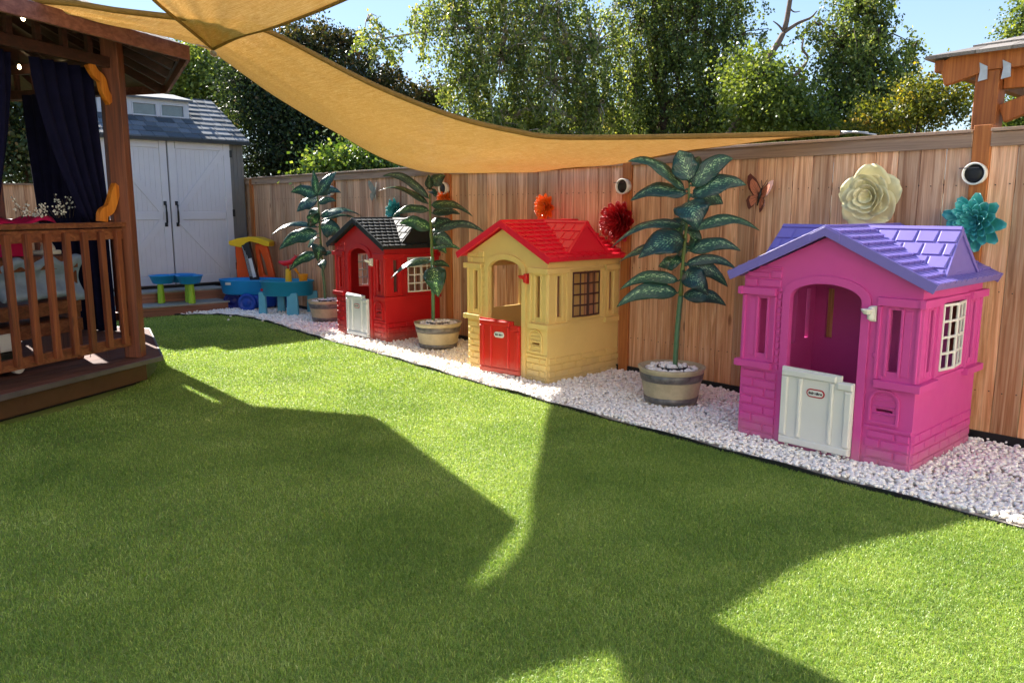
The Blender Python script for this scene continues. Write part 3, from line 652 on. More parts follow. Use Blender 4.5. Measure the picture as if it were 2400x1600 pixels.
# ============================================================ POTTED PLANTS
def pot_(name, label, cx, cy, r=.25, h=.30, tilt=0):
    t = thing(name, label, 'planter', (cx, cy, .01), 'banded barrel planters'); z = .012
    b = MB(); rb = r*.76
    def R(s): return rb + (r-rb)*s
    prof = [(rb-.01, z), (R(0), z+.006), (R(.3), z+h*.3), (R(.9), z+h*.9), (R(.93)+.006, z+h*.93), (R(1)+.008, z+h), (R(1)-.012, z+h), (R(.9)-.02, z+h*.88), (.0, z+h*.86)]
    b.lathe(prof, (cx, cy, 0), 48); b.build('planter_body', M['pot'], t, True, bevel=0)
    for s0, s1 in ((.10, .26), (.66, .86)):
        b = MB(); b.lathe([(R(s0)+.001, z+h*s0), (R(s0)+.005, z+h*s0+.003), (R(s1)+.005, z+h*s1-.003), (R(s1)+.001, z+h*s1)], (cx, cy, 0), 48); b.build('planter_band', M['band'], t, True)
    b = MB(); b.lathe([(.11, z+h*.86), (.118, z+h*1.02), (.11, z+h*1.02), (.10, z+h*.95), (0, z+h*.95)], (cx-.02, cy-.02, 0), 24); b.build('inner_pot', M['black'], t, True)
    k = 170; a = rng.uniform(0, 2*PI, k); q = np.sqrt(rng.uniform(.0, 1, k))*(r-.05)
    zz = np.where(q < .115, z+h*.97, z+h*.9) + rng.uniform(0, .02, k)
    o = pebble_mesh(np.stack([cx+q*np.cos(a), cy+q*np.sin(a), zz], 1), rng.uniform(.012, .022, k), 'top_pebbles', t); o['kind'] = 'stuff'
    return z+h
def zpt(o, s): return lambda x, y: (o[0]+x*s, o[1]+y*s)
Z6 = zpt((1400, 320), .4338); Z4 = zpt((740, 360), .3189); Z3 = zpt((300, 380), .2551)
def plant(label, Z, cx, cy, ztop, stem, leaves, scale_w):
    Dh = Vector((cx, cy, 0)).dot(HD); t = thing('dieffenbachia', label, 'potted plant', (cx, cy, ztop-.03), 'artificial dieffenbachia plants')
    sp_ = [gd(*Z(x, y), Dh) for x, y in stem]; sp_[0].z = ztop-.04
    sm_ = smooth_poly([tuple(p) for p in sp_], 6)
    k = len(sm_); cut = int(k*.42)
    b = MB(); pts = sm_[:cut+1]; pts2 = []
    rads = []
    for i, p in enumerate(pts): rads.append(.0205 if i % 2 else .0185)
    b.tube(pts, rads, 12); b.build('trunk', M['stem'], t, True)
    b = MB(); pts = sm_[cut:]; b.tube(pts, [.0165 + .003*math.sin(i*2.1) - .010*i/len(pts) for i in range(len(pts))], 10); b.build('stem', M['stem_y'], t, True)
    tocam = (CP - Vector((cx, cy, 1.2))).normalized(); tc2 = Vector((tocam.x, tocam.y, 0)).normalized()
    for (bx, by, tx, ty, wd, st) in leaves:
        # st: 'a' arching, 'f' facing camera drooping, 'u' upright facing, 'b' behind
        off = {'a': random.uniform(-.06, .06), 'f': -.16, 'u': -.05, 'b': .12}[st[0]]
        B0 = gd(*Z(bx, by), Dh); Tp = gd(*Z(tx, ty), Dh+off); wd_m = wd*scale_w*(Dh/FPX)*(1.24 if st[0] in 'ab' else 1.05)*random.uniform(.85, 1.15)
        # attach to the stem at this height
        sz = min(sm_, key=lambda p: abs(p[2]-B0.z)); S0 = Vector(sz); S0.z = B0.z
        B1 = S0.lerp(B0, .9) + (tc2*(.05 if st[0] in 'fu' else 0))
        ch = Tp-B1; ln = ch.length
        arch = {'a': .26, 'f': .18, 'u': .05, 'b': .2}[st[0]]*ln
        ctrl = (B1+Tp)/2 + Vector((0, 0, arch)) + (tc2*.10 if st[0] == 'f' else Vector((0, 0, 0)))
        # petiole + blade
        b = MB(); b.tube([S0, S0.lerp(B1, .5)+Vector((0, 0, .01)), B1, B1.lerp(ctrl, .12)], [.009, .007, .005, .004], 6)
        nu, nv = 16, 9; P_ = []; uvs = []
        nrm0 = (Vector((0, 0, 1))*.62 + tc2*.95) if st[0] in 'ab' else (tc2 + Vector((0, 0, .35)))
        twist = random.uniform(-1.0, 1.0); nrm0 += RT*random.uniform(-.5, .5); ph = random.uniform(0, 6)
        for i in range(nu):
            u = i/(nu-1); c = B1*(1-u)**2 + ctrl*2*u*(1-u) + Tp*u*u; c = c - Vector((0, 0, .10*ln*max(0, u-.55)**1.5*3)); d = ((ctrl-B1)*2*(1-u) + (Tp-ctrl)*2*u).normalized()
            nn = (nrm0 - d*nrm0.dot(d)).normalized(); sd = d.cross(nn)
            wv = wd_m*.5*(math.sin(PI*min(1, u**.72))**.75)*(1.04-.18*u) if 0 < u < 1 else .002
            for j in range(nv):
                v = j/(nv-1)*2-1; cup = -.22*abs(v)**1.6*wv + .11*wv*math.sin(u*15+ph+v*2)*abs(v) + .22*wv*abs(v)
                tw = twist*u; sd2 = sd*math.cos(tw)+nn*math.sin(tw); P_.append(c + sd2*(v*wv) + nn*(cup + .018*wd_m/.15*(1-abs(v)*2)*.0) - Vector((0, 0, abs(v)*wv*.22 if st[0] in 'ab' else 0))); uvs.append((u, j/(nv-1)))
        n0 = len(b.v); b.cur = random.random()+.01; b.grid(P_, nu, nv); b.uv = [(0, 0)]*n0 + uvs
        b.build('leaf', M['dieff'], t, True, solid=.0015)
LB3 = [(470,290,165,100,70,'a'),(495,240,442,57,155,'u'),(500,250,555,90,60,'b'),(515,270,735,95,85,'a'),(480,310,180,320,90,'a'),(520,320,805,235,85,'a'),(520,330,680,345,95,'b'),(490,350,540,487,180,'f'),(520,500,878,475,70,'a'),(460,480,75,565,70,'a'),(465,560,222,632,150,'fa'),(430,600,118,650,85,'b'),(500,620,775,592,70,'a'),(480,690,752,692,50,'a'),(450,680,330,690,85,'b'),(435,780,122,800,60,'a'),(430,845,105,890,75,'a'),(470,730,600,842,135,'f'),(490,690,705,790,80,'a'),(465,865,697,892,85,'a'),(480,470,400,540,110,'b'),(490,520,530,595,110,'b'),(470,730,520,820,60,'b'),(500,600,420,640,70,'b'),(520,700,610,720,60,'b')]
z = pot_('barrel_planter', 'beige barrel planter with grey bands holding the tallest plant, left of the pink house', 4.94, 3.57)
plant('tallest artificial leafy plant, between the tan and the pink playhouse', Z6, 4.93, 3.56, z, [(420,1232),(428,1100),(440,960),(450,860),(465,650),(480,500),(490,400),(497,250)], LB3, .4338)
LB2 = [(830,330,490,130,60,'a'),(825,370,460,240,60,'a'),(835,260,832,140,70,'u'),(850,230,955,150,80,'a'),(830,420,560,445,65,'a'),(850,380,1155,435,80,'a'),(860,440,1060,425,90,'b'),(850,580,1245,545,65,'a'),(850,540,1010,490,90,'b'),(845,560,615,492,75,'a'),(860,610,1010,662,85,'a'),(860,700,1080,697,34,'a'),(850,790,550,890,62,'a'),(860,810,985,820,50,'b'),(860,830,900,1035,150,'f'),(835,250,880,310,80,'b'),(850,620,960,720,80,'b')]
z = pot_('barrel_planter', 'beige barrel planter between the dark red and the tan playhouse', 5.08, 6.72)
plant('artificial leafy plant standing between the dark red and the tan playhouse', Z4, 5.07, 6.71, z, [(862,1205),(862,1040),(858,800),(846,560),(840,400),(838,300)], LB2, .3189)
LB1 = [(1735,300,1700,55,75,'u'),(1740,310,1915,65,120,'u'),(1740,310,1495,255,80,'a'),(1750,290,1955,262,65,'a'),(1745,350,1550,435,115,'a'),(1750,380,1915,345,55,'a'),(1770,500,2150,465,85,'a'),(1780,540,2110,495,45,'b'),(1740,600,1310,635,55,'a'),(1740,560,1640,500,140,'f'),(1740,660,1385,770,110,'a'),(1770,600,1960,640,130,'a'),(1760,760,1745,900,165,'f'),(1750,850,1480,970,75,'a'),(1790,850,1890,830,45,'a'),(1770,900,1800,985,100,'f'),(1720,700,1650,770,90,'b'),(1750,450,1660,560,110,'b')]
z = pot_('barrel_planter', 'beige barrel planter between the blue water table and the dark red playhouse', 5.26, 9.40, .245)
plant('artificial leafy plant nearest the shed, left of the dark red playhouse', Z3, 5.25, 9.39, z, [(1815,1275),(1805,1130),(1790,1000),(1768,700),(1755,450),(1738,310)], LB1, .2551)

# ============================================================ WALL DECOR
def petal(b, c, ax, ang, r0, ln, wd, lift, cup, n=7, tipw=.8, wob=0):
    # ax: (right, up, out) frame on the fence
    R_, U_, O_ = ax; d = R_*math.cos(ang)+U_*math.sin(ang); s = -R_*math.sin(ang)+U_*math.cos(ang); P_ = []
    for i in range(n):
        u = i/(n-1); wv = wd*.5*(math.sin(PI*(.12+.80*u**.8))**.7) * (1 if u < .99 else tipw)
        for j in range(7):
            v = j/3-1; P_.append(c + d*(r0+ln*u) + s*(v*wv) + O_*(lift*u*(1.0+.0*v) + cup*(v*v)*wv + cup*.8*ln*u*u*.6 + wob*math.sin(v*4+ang*3)*u))
    b.grid(P_, n, 7)
FA = (Vector((0, -1, 0)), Vector((0, 0, 1)), Vector((-1, 0, 0)))
def flower(name, label, y, z, R, mat, rings, cat='wall flower'):
    t = thing(name, label, cat, (FX-.01, y, z), 'metal flowers on the fence'); c0 = Vector((FX-.012, y, z))
    for k, (n, rad, wd, lift, cup, off) in enumerate(rings):
        b = MB()
        for i in range(n): petal(b, c0+FA[2]*off, FA, 2*PI*(i+.5*(k % 2))/n+random.uniform(-.07, .07), R*.04, R*rad*random.uniform(.94, 1.06), R*wd, R*lift, cup)
        b.build('petal_ring', mat, t, True, solid=.0015)
    b = MB(); b.lathe([(R*.12, 0), (R*.1, R*.12), (R*.05, R*.18), (0, R*.19)], c0+FA[2]*(rings[-1][5]-.002), 12, Matrix.Rotation(-PI/2, 3, 'Y')); b.build('flower_centre', mat, t, True)
dahlia = [(9, .98, .52, .10, .5, .005), (10, .80, .44, .22, .6, .014), (10, .62, .36, .30, .7, .022), (9, .46, .30, .36, .9, .030), (8, .32, .24, .36, 1.1, .036), (6, .2, .18, .3, 1.2, .04)]
flower('metal_flower', 'teal metal dahlia on the fence above the right end of the pink house', 1.755, 1.415, .185, M['teal_f'], dahlia)
flower('metal_flower', 'large crimson metal dahlia between the tan house roof and tallest plant', 4.64, 1.385, .20, M['red_f'], [(12, .95, .5, .15, .5, .005), (12, .82, .42, .28, .6, .014), (11, .66, .36, .38, .7, .022), (10, .5, .30, .44, .9, .030), (8, .34, .24, .44, 1.1, .036), (6, .2, .18, .4, 1.2, .04)])
flower('metal_flower', 'orange metal flower just above the bright red roof ridge', 5.60, 1.52, .14, M['orange_f'], dahlia[:5])
flower('metal_flower', 'small orange metal flower half hidden by the plant beside the dark red house', 7.22, 1.60, .12, M['orange_f'], dahlia[:5])
flower('metal_flower', 'small teal metal flower above the black playhouse roof', 8.2, 1.47, .16, M['teal_f'], dahlia[:5])
# cream rose: spiral of broad wavy petals
t = thing('metal_rose', 'large cream metal rose on the fence above the purple roof', 'wall flower', (FX-.01, 2.40, 1.58), 'metal flowers on the fence'); c0 = Vector((FX-.014, 2.41, 1.585))
for k, (n, rad, wd, lift, cup, off, ph) in enumerate([(5, .21, .24, .03, .12, .004, .3), (5, .165, .19, .055, .35, .018, .9), (4, .12, .15, .06, .6, .032, .2), (3, .08, .12, .055, .8, .045, 1.1), (3, .045, .08, .05, 1.0, .055, .4)]):
    for i in range(n):
        b = MB(); petal(b, c0+FA[2]*(off+.002*i), FA, 2*PI*i/n+ph+random.uniform(-.12, .12), .0, rad*random.uniform(.92, 1.08), wd*1.1, lift, cup, 9, .75, .008); b.build('petal', M['cream'], t, True, solid=.002)
def butterfly(name, label, y, z, s, m1, m2, rot, mb):
    t = thing(name, label, 'wall butterfly', (FX-.012, y, z), 'metal butterflies on the fence'); c = Vector((FX-.03, y, z))
    up = [(0, 0), (.02, .10), (.10, .19), (.19, .24), (.215, .20), (.20, .12), (.16, .05), (.09, -.01)]; lo = [(0, 0), (.09, -.01), (.14, -.03), (.155, -.09), (.12, -.16), (.09, -.19), (.05, -.14), (.02, -.06)]
    cr, sr = math.cos(rot), math.sin(rot)
    for sd, fold in ((1, .5), (-1, .25)):
        f = lambda u, v, w: tuple(c + FA[0]*(((u*sd*math.cos(fold))*cr - v*sr)*s) + FA[1]*(((u*sd*math.cos(fold))*sr + v*cr)*s) + FA[2]*(u*math.sin(fold)*s + w))
        b = MB(); b.poly(up, [], 0, .002, f); b.poly(lo, [], .0, .002, lambda u, v, w: f(u, v, w-.0015)); wg = b.build('wing', m1, t)
        b = MB(); 
        for q in (up, lo):
            cx_ = sum(p[0] for p in q)/len(q); cy_ = sum(p[1] for p in q)/len(q)
            for k in range(len(q)):
                a_, c_ = q[k], q[(k+1) % len(q)]; mx_, my_ = (a_[0]+c_[0])/2, (a_[1]+c_[1])/2
                if math.hypot(mx_, my_) < .03: continue
                tri = [(mx_*.12+cx_*.1, my_*.12+cy_*.1), (a_[0]*.76+cx_*.02, a_[1]*.76+cy_*.02), (c_[0]*.70+mx_*.06, c_[1]*.70+my_*.06)]
                b.poly(tri, [], .0022, .0032, f)
        b.build('wing_pattern', m2, wg)
    b = MB(); dirv = FA[0]*(-sr)+FA[1]*cr
    b.tube([c+FA[2]*.004-dirv*s*.12, c+FA[2]*.008, c+FA[2]*.006+dirv*s*.1], [s*.008, s*.02, s*.012], 8)
    b.tube([c+dirv*s*.1, c+dirv*s*.2+FA[0]*s*.04], s*.004, 4); b.tube([c+dirv*s*.1, c+dirv*s*.2-FA[0]*s*.04], s*.004, 4); b.build('body', mb, t, True)
butterfly('metal_butterfly', 'brown and salmon metal butterfly on the fence between tallest plant and cream rose', 3.27, 1.60, .62, M['brown_w'], M['salmon'], -.25, M['iron'])
butterfly('metal_butterfly', 'weathered grey metal butterfly on the fence above the dark red playhouse', 8.66, 1.71, .6, M['pale_w'], M['pale_w'], -.1, M['pale_w'])
#PART2
# ============================================================ SHADE SAILS
def cspl(pts, n):
    pts = [Vector(p) for p in pts]; sm = [Vector(q) for q in smooth_poly([tuple(p) for p in pts], 10)]
    d = [0]
    for a, c in zip(sm[:-1], sm[1:]): d.append(d[-1]+(c-a).length)
    out = []
    for i in range(n):
        s = d[-1]*i/(n-1); k = max(j for j in range(len(d)) if d[j] <= s+1e-9); k = min(k, len(sm)-2); f = (s-d[k])/max(1e-9, d[k+1]-d[k]); out.append(sm[k].lerp(sm[k+1], f))
    return out
def coons(c0, c1, d0, d1, sagf=None):
    # c0,c1 along u (same n); d0: c0[0]->c1[0], d1: c0[-1]->c1[-1]
    nu, nv = len(c0), len(d0); P_ = []
    for i in range(nu):
        u = i/(nu-1)
        for j in range(nv):
            v = j/(nv-1); p = c0[i]*(1-v)+c1[i]*v + d0[j]*(1-u)+d1[j]*u - (c0[0]*(1-u)*(1-v)+c1[0]*(1-u)*v+c0[-1]*u*(1-v)+c1[-1]*u*v)
            if sagf: p = p + sagf(u, v)
            P_.append(p)
    return P_, nu, nv
P1 = Vector((5.56, 2.66, 2.03)); P2 = Vector((5.56, 7.13, 1.95))
A_ = oc(2.77, 0, 2.89); Z_ = oc(2.77, -1, 2.89)
near = cspl([P1, (4.95, 3.36, 2.015), (4.3, 4.14, 2.02), (4.02, 4.3, 2.05), (3.66, 4.62, 2.16), (3.25, 5.07, 2.4), (2.75, 5.64, 2.78), (2.42, 5.66, 2.79), (2.09, 5.79, 2.80), (1.78, 5.92, 2.815), gz(186, 10, 2.83), gz(83, 1, 2.85), gz(20, -10, 2.87), (.75, 5.6, 2.88)], 60)
far = cspl([P2, gz(960, 392, 1.985), gz(900, 372, 2.06), gz(830, 335, 2.2), (4.41, 7.71, 2.37), (3.64, 7.36, 2.6), (3.0, 7.17, 2.87), (2.72, 6.87, 2.86), (2.46, 6.66, 2.855), (2.18, 6.52, 2.85), (1.93, 6.47, 2.85), (1.5, 6.28, 2.85), (.85, 5.92, 2.85)], 60)
side = cspl([P1, (5.50, 3.6, 1.985), gx(1500, 374, 5.46), gx(1300, 398, 5.42), gx(1120, 405, 5.44), P2], 24)
end = cspl([near[-1], (near[-1]+far[-1])/2, far[-1]], 24)
P_, nu, nv = coons(near, far, side, end, lambda u, v: Vector((0, 0, -.10*math.sin(PI*u)*math.sin(PI*v)*(1-u) + .006*math.sin(u*30+v*9)*math.sin(PI*v) + .012*math.sin(v*26+u*3)*math.exp(-u*5)*math.sin(PI*v) + .012*math.sin(v*24)*math.exp(-(1-u)*3)*math.sin(PI*v) + .008*math.sin(v*40+math.sin(u*7)*2)*math.sin(PI*u)*.5)))
t = thing('shade_sail', 'long sand coloured shade sail stretched low from the gazebo roof to the fence', 'shade sail', (4.2, 5.5, 2.0), 'shade sails over the lawn')
b = MB(); b.grid(P_, nu, nv); b.build('sail_cloth', M['sail'], t, True, solid=.002)
def hem(pts, w_=.05):
    b = MB(); b.tube(pts, w_*.28, 6); return b
b = hem(near, .075); b.build('hem', M['hem'], t, True)
b = hem(far, .02); b.build('hem', M['hem'], t, True); b = hem(side, .02); b.build('hem', M['hem'], t, True)
b = MB(); q = P1; b.tube([q, q+Vector((.0, -.08, .0)), q+Vector((.01, -.15, -.01)), q+Vector((.0, -.26, -.03))], [.014, .008, .006, .006], 6)
b.tube([q+Vector((-.012, -.10, .0)), q+Vector((-.012, -.2, -.01))], .004, 5); b.tube([q+Vector((.012, -.10, .0)), q+Vector((.012, -.2, -.01))], .004, 5); b.build('turnbuckle', M['steel'], t, True)
# upper sail
Nn = Vector((2.57, 6.17, 2.70)); 
uL = cspl([Nn, gz(440, 66, 2.76), gz(400, 34, 2.80), gz(358, -2, 2.86), gz(300, -60, 2.95), gz(180, -190, 3.05), (-.2, 2.2, 3.3)], 40)
uR = cspl([Nn, (2.53, 5.61, 2.70), (2.50, 5.15, 2.67), (2.49, 4.7, 2.66), (2.50, 4.0, 2.68), (2.58, 2.6, 2.8), (2.8, .6, 3.0)], 40)
Pp = []
for i in range(40):
    for j in range(40):
        v = j/39; p = uL[i].lerp(uR[i], v); p = p + Vector((0, 0, (.05*math.sin(PI*v)*math.sin(PI*i/39) if i else 0)+.016*math.sin(v*24)*min(1, i/6)*math.exp(-i/9))); Pp.append(p)
t = thing('shade_sail', 'upper shade sail whose corner is tied just beyond the gazebo roof corner', 'shade sail', (1.2, 3.0, 3.0), 'shade sails over the lawn')
b = MB(); b.grid(Pp, 40, 40); b.build('sail_cloth', M['sail'], t, True, solid=.002)
b = hem(uL, .045); b.build('hem', M['hem'], t, True); b = hem(uR, .045); b.build('hem', M['hem'], t, True)
b = MB(); q = Nn; b.lathe([(.026, -.004), (.03, 0), (.026, .004), (.022, 0), (.026, -.004)], q+Vector((.01, .02, -.03)), 14, Matrix.Rotation(1.2, 3, 'X')); b.tube([q, q+Vector((-.03, .10, .03)), A_+Vector((.02, -.02, -.04))], .006, 5); b.build('corner_ring', M['steel'], t, True)

# ============================================================ GAZEBO
gz_ = thing('gazebo', 'red stained octagonal wooden gazebo on a low deck with slatted railing', 'gazebo', (OC.x, OC.y, 0))
RP = 2.17
b = MB(); b.poly([(oc(2.25, k).x, oc(2.25, k).y) for k in range(8)], [], .03, .20, lambda u, v, w: (u, v, w)); b.build('deck_skirt', M['skirt'], gz_, bevel=.004)
b = MB(); b.poly([(oc(2.19, k).x, oc(2.19, k).y) for k in range(8)], [], -.02, .035, lambda u, v, w: (u, v, w)); b.build('deck_base', M['black'], gz_)
b = MB()
for k in range(8):
    a0, a1 = oc(2.38, k), oc(2.38, k+1); nb = 16
    for i in range(nb):
        f0, f1 = 1-i/nb, 1-(i+1)/nb+.0025; b.cur = random.random()+.01; c = OC
        q = [c+(a0-c)*f1, c+(a0-c)*f0, c+(a1-c)*f0, c+(a1-c)*f1]
        b.hexa([Vector((p.x, p.y, .203)) for p in q] + [Vector((p.x, p.y, .235)) for p in q])
b.build('deck_boards', M['deck'], gz_)
b = MB()
for k in range(8):
    a0, a1 = oc(2.392, k, .218), oc(2.392, k+1, .218); b.bar(a0, a1, .016, .040)
b.build('deck_edge', M['edge_metal'], gz_, bevel=.003)
for k in range(8):
    p = oc(RP, k); an = math.radians(-37.4+45*k); b = MB(); b.cur = random.random(); hw = .066
    R3 = Matrix.Rotation(an, 3, 'Z'); co_ = []
    for zz in (.236, 2.95):
        for sx, sy in ((-1, -1), (1, -1), (1, 1), (-1, 1)): v = R3 @ Vector((sx*hw, sy*hw, 0)); co_.append((p.x+v.x, p.y+v.y, zz))
    b.hexa(co_); b.build('post', M['gaz'], gz_, bevel=.006)
sides_rail = [-1, -2, 1, 2, 3, 4]   # side k joins post k and k+1
for k in sides_rail:
    a0, a1 = oc(RP, k), oc(RP, k+1); d = (a1-a0).normalized(); a0 = a0+d*.06; a1 = a1-d*.06
    z_ = lambda p, z: Vector((p.x, p.y, z))
    for zc, h, w_, nm in ((1.375, .04, .12, 'top_rail'), (1.30, .09, .045, 'upper_rail'), (.385, .085, .045, 'lower_rail')):
        b = MB(); b.cur = random.random(); b.bar(z_(a0, zc), z_(a1, zc), w_, h); b.build(nm, M['gaz_h'], gz_, bevel=.004)
    Ls = (a1-a0).length; nb = 9
    outw = Vector((d.y, -d.x, 0))
    for i in range(nb):
        s = Ls*(i+.5)/nb; p = a0+d*s + outw*.042; b = MB(); b.cur = random.random()+.01
        e = d*.026; o_ = outw*.018
        b.hexa([z_(q, .37) for q in (p-e-o_, p+e-o_, p+e+o_, p-e+o_)] + [z_(q, 1.32) for q in (p-e-o_, p+e-o_, p+e+o_, p-e+o_)]); b.build('baluster', M['gaz'], gz_, bevel=.003)
for k in range(8):
    a0, a1 = oc(RP, k), oc(RP, k+1); z_ = lambda p, z: Vector((p.x, p.y, z)); d = (a1-a0).normalized()
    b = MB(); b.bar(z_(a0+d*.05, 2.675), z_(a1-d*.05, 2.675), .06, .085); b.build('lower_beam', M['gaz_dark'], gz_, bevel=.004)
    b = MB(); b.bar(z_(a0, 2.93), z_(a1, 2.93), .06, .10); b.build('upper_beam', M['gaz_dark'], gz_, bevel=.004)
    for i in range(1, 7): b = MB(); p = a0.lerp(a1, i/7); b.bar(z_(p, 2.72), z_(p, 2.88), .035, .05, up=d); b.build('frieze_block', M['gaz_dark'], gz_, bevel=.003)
# roof: eaves at 2.77, rises to the centre
EVZ, APZ = 2.80, 4.05
b = MB(); bt = MB()
for k in range(8):
    a0, a1 = oc(2.77, k, EVZ), oc(2.77, k+1, EVZ); ap = Vector((OC.x, OC.y, APZ))
    for r in range(14):
        f0, f1 = r/14, (r+1)/14; q = [a0.lerp(ap, f0), a1.lerp(ap, f0), a1.lerp(ap, f1), a0.lerp(ap, f1)]; nb = max(2, int(16*(1-f0)))
        for i in range(nb):
            b.cur = random.random(); s0, s1 = i/nb, (i+1)/nb; hh = .028
            pts_ = [q[0].lerp(q[1], s0+.004), q[0].lerp(q[1], s1-.004), q[3].lerp(q[2], s1-.004), q[3].lerp(q[2], s0+.004)]
            b.hexa([p+Vector((0, 0, .012)) for p in pts_] + [pts_[0]+Vector((0, 0, hh)), pts_[1]+Vector((0, 0, hh)), pts_[2]+Vector((0, 0, .018)), pts_[3]+Vector((0, 0, .018))])
    bt.hexa([a0+Vector((0, 0, -.012)), a1+Vector((0, 0, -.012)), ap+Vector((0, 0, -.012)), ap+Vector((.001, 0, -.012)), a0+Vector((0, 0, .01)), a1+Vector((0, 0, .01)), ap+Vector((0, 0, .01)), ap+Vector((.001, 0, .01))])
rf = b.build('roof_shingles', M['shingle_b'], gz_)
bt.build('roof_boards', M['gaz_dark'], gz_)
b = MB()
for k in range(8):
    a0, a1 = oc(2.775, k, EVZ-.03), oc(2.775, k+1, EVZ-.03); b.bar(a0, a1, .03, .115)
b.build('fascia_board', M['fascia'], gz_, bevel=.004)
b = MB()
for k in range(8):
    a0 = oc(2.70, k, EVZ-.06); ap = Vector((OC.x, OC.y, APZ-.08)); b.bar(a0, ap, .045, .09)
    for s in (.25, .5, .75):
        m0 = oc(2.70, k, EVZ-.05).lerp(oc(2.70, k+1, EVZ-.05), s); b.bar(m0, ap + (m0-ap)*.12, .04, .07)
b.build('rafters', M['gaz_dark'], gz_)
# brackets in the front side plane
a0, a1 = oc(RP, 0), oc(RP, -1); d = (a1-a0).normalized(); outw = Vector((-d.y, d.x, 0))
def brk(pts2, wid, nm, mt):
    cl_ = smooth_poly(pts2, 8); nrow = []; 
    lft = []; rgt = []
    for i, (s, z) in enumerate(cl_):
        i0, i1 = max(i-1, 0), min(i+1, len(cl_)-1); dv = Vector((cl_[i1][0]-cl_[i0][0], cl_[i1][1]-cl_[i0][1])).normalized(); n2 = Vector((-dv.y, dv.x))
        lft.append((s+n2.x*wid/2, z+n2.y*wid/2)); rgt.append((s-n2.x*wid/2, z-n2.y*wid/2))
    m = len(lft); b = MB(); f = lambda u, v, w: tuple(a0 + d*u + outw*w + Vector((0, 0, v)))
    vs = [f(u, v, -.022) for u, v in lft] + [f(u, v, -.022) for u, v in rgt] + [f(u, v, .022) for u, v in lft] + [f(u, v, .022) for u, v in rgt]; fs = []
    for i in range(m-1): fs += [(i, i+1, m+i+1, m+i), (2*m+i, 3*m+i, 3*m+i+1, 2*m+i+1), (i, 2*m+i, 2*m+i+1, i+1), (m+i, m+i+1, 3*m+i+1, 3*m+i)]
    fs += [(0, m, 3*m, 2*m), (m-1, 3*m-1, 4*m-1, 2*m-1)]
    b.add(vs, fs); b.build(nm, mt, gz_, bevel=.005)
brk([(.25, 2.64), (.20, 2.57), (.14, 2.53), (.115, 2.44), (.06, 2.36)], .075, 'corner_bracket', M['bracket'])
brk([(.25, 1.40), (.235, 1.465), (.17, 1.50), (.13, 1.56), (.095, 1.64), (.06, 1.69)], .085, 'corner_bracket', M['bracket'])
# curtains
def curtain(name, label, k0, k1, s_top, s_bot, z0, z1, inw, nf, amp=.03):
    a0, a1 = oc(RP-inw, k0), oc(RP-inw, k1); d = (a1-a0).normalized(); n_ = Vector((d.y, -d.x, 0)); P_ = []
    nu, nv = 60, 14; ph = random.uniform(0, 6)
    for j in range(nu):
        u = j/(nu-1)
        for i in range(nv):
            v = i/(nv-1); e = v**1.6; l = s_top[0]*(1-e)+s_bot[0]*e; r = s_top[1]*(1-e)+s_bot[1]*e
            s = l+(r-l)*u; P_.append(a0 + d*s + n_*(amp*math.sin(u*nf*2*PI+ph+v*1.5)*(1+.3*math.sin(u*5))) + Vector((0, 0, z0+(z1-z0)*v)))
    b = MB(); b.grid(P_, nu, nv); tag(b.build(name, M['navy'], None, True, solid=.002), label, 'curtain', 'navy gazebo curtains')
curtain('curtain', 'navy curtain hanging beside the corner post of the gazebo', 0, -1, (.06, .66), (.05, .30), 2.62, 1.40, .10, 5)
curtain('curtain', 'navy curtain at the far left of the gazebo opening', 0, -1, (.82, 1.5), (1.06, 1.5), 2.62, 1.42, .10, 5)
curtain('curtain', 'navy curtain on the far side of the gazebo, seen beside the grey shed wall', 1, 2, (.04, .98), (.04, .84), 2.66, .24, .10, 7)
curtain('curtain', 'added sun-blocking navy curtain at the back of the gazebo, mostly hidden by the far left front one', 2, 3, (.04, 1.5), (.04, 1.2), 2.66, .3, .10, 8)  # added to keep the low sun off the gazebo deck
curtain('curtain', 'added sun-blocking navy curtain gathered at the rear left of the gazebo behind the railing', 3, 4, (.04, 1.0), (.04, .7), 2.66, .3, .10, 7)  # also added as a sun blocker for the deck
# bulbs
for i, (x, y, D_) in enumerate([(54, 42, 7.2), (45, 156, 8.4), (2, 160, 8.2), (144, 152, 8.6)]):
    p = gd(x, y, D_); t = thing('light_bulb', ['lit warm bulb high under the gazebo eave', 'warm bulb above the gap between the curtains', 'warm bulb at the left edge of the gazebo ceiling', 'warm bulb above the curtain by the post'][i], 'light bulb', tuple(p), 'string light bulbs in the gazebo')
    b = MB(); b.lathe([(0, -.03), (.014, -.022), (.018, -.005), (.010, .015), (.008, .02)], p, 12); b.build('bulb', M['bulb'], t, True)
    b = MB(); b.lathe([(.009, .018), (.011, .02), (.011, .05), (.004, .055)], p, 10); b.tube([p+Vector((0, 0, .05)), p+Vector((0, 0, .16))], .003, 5); b.build('socket', M['iron'], t)
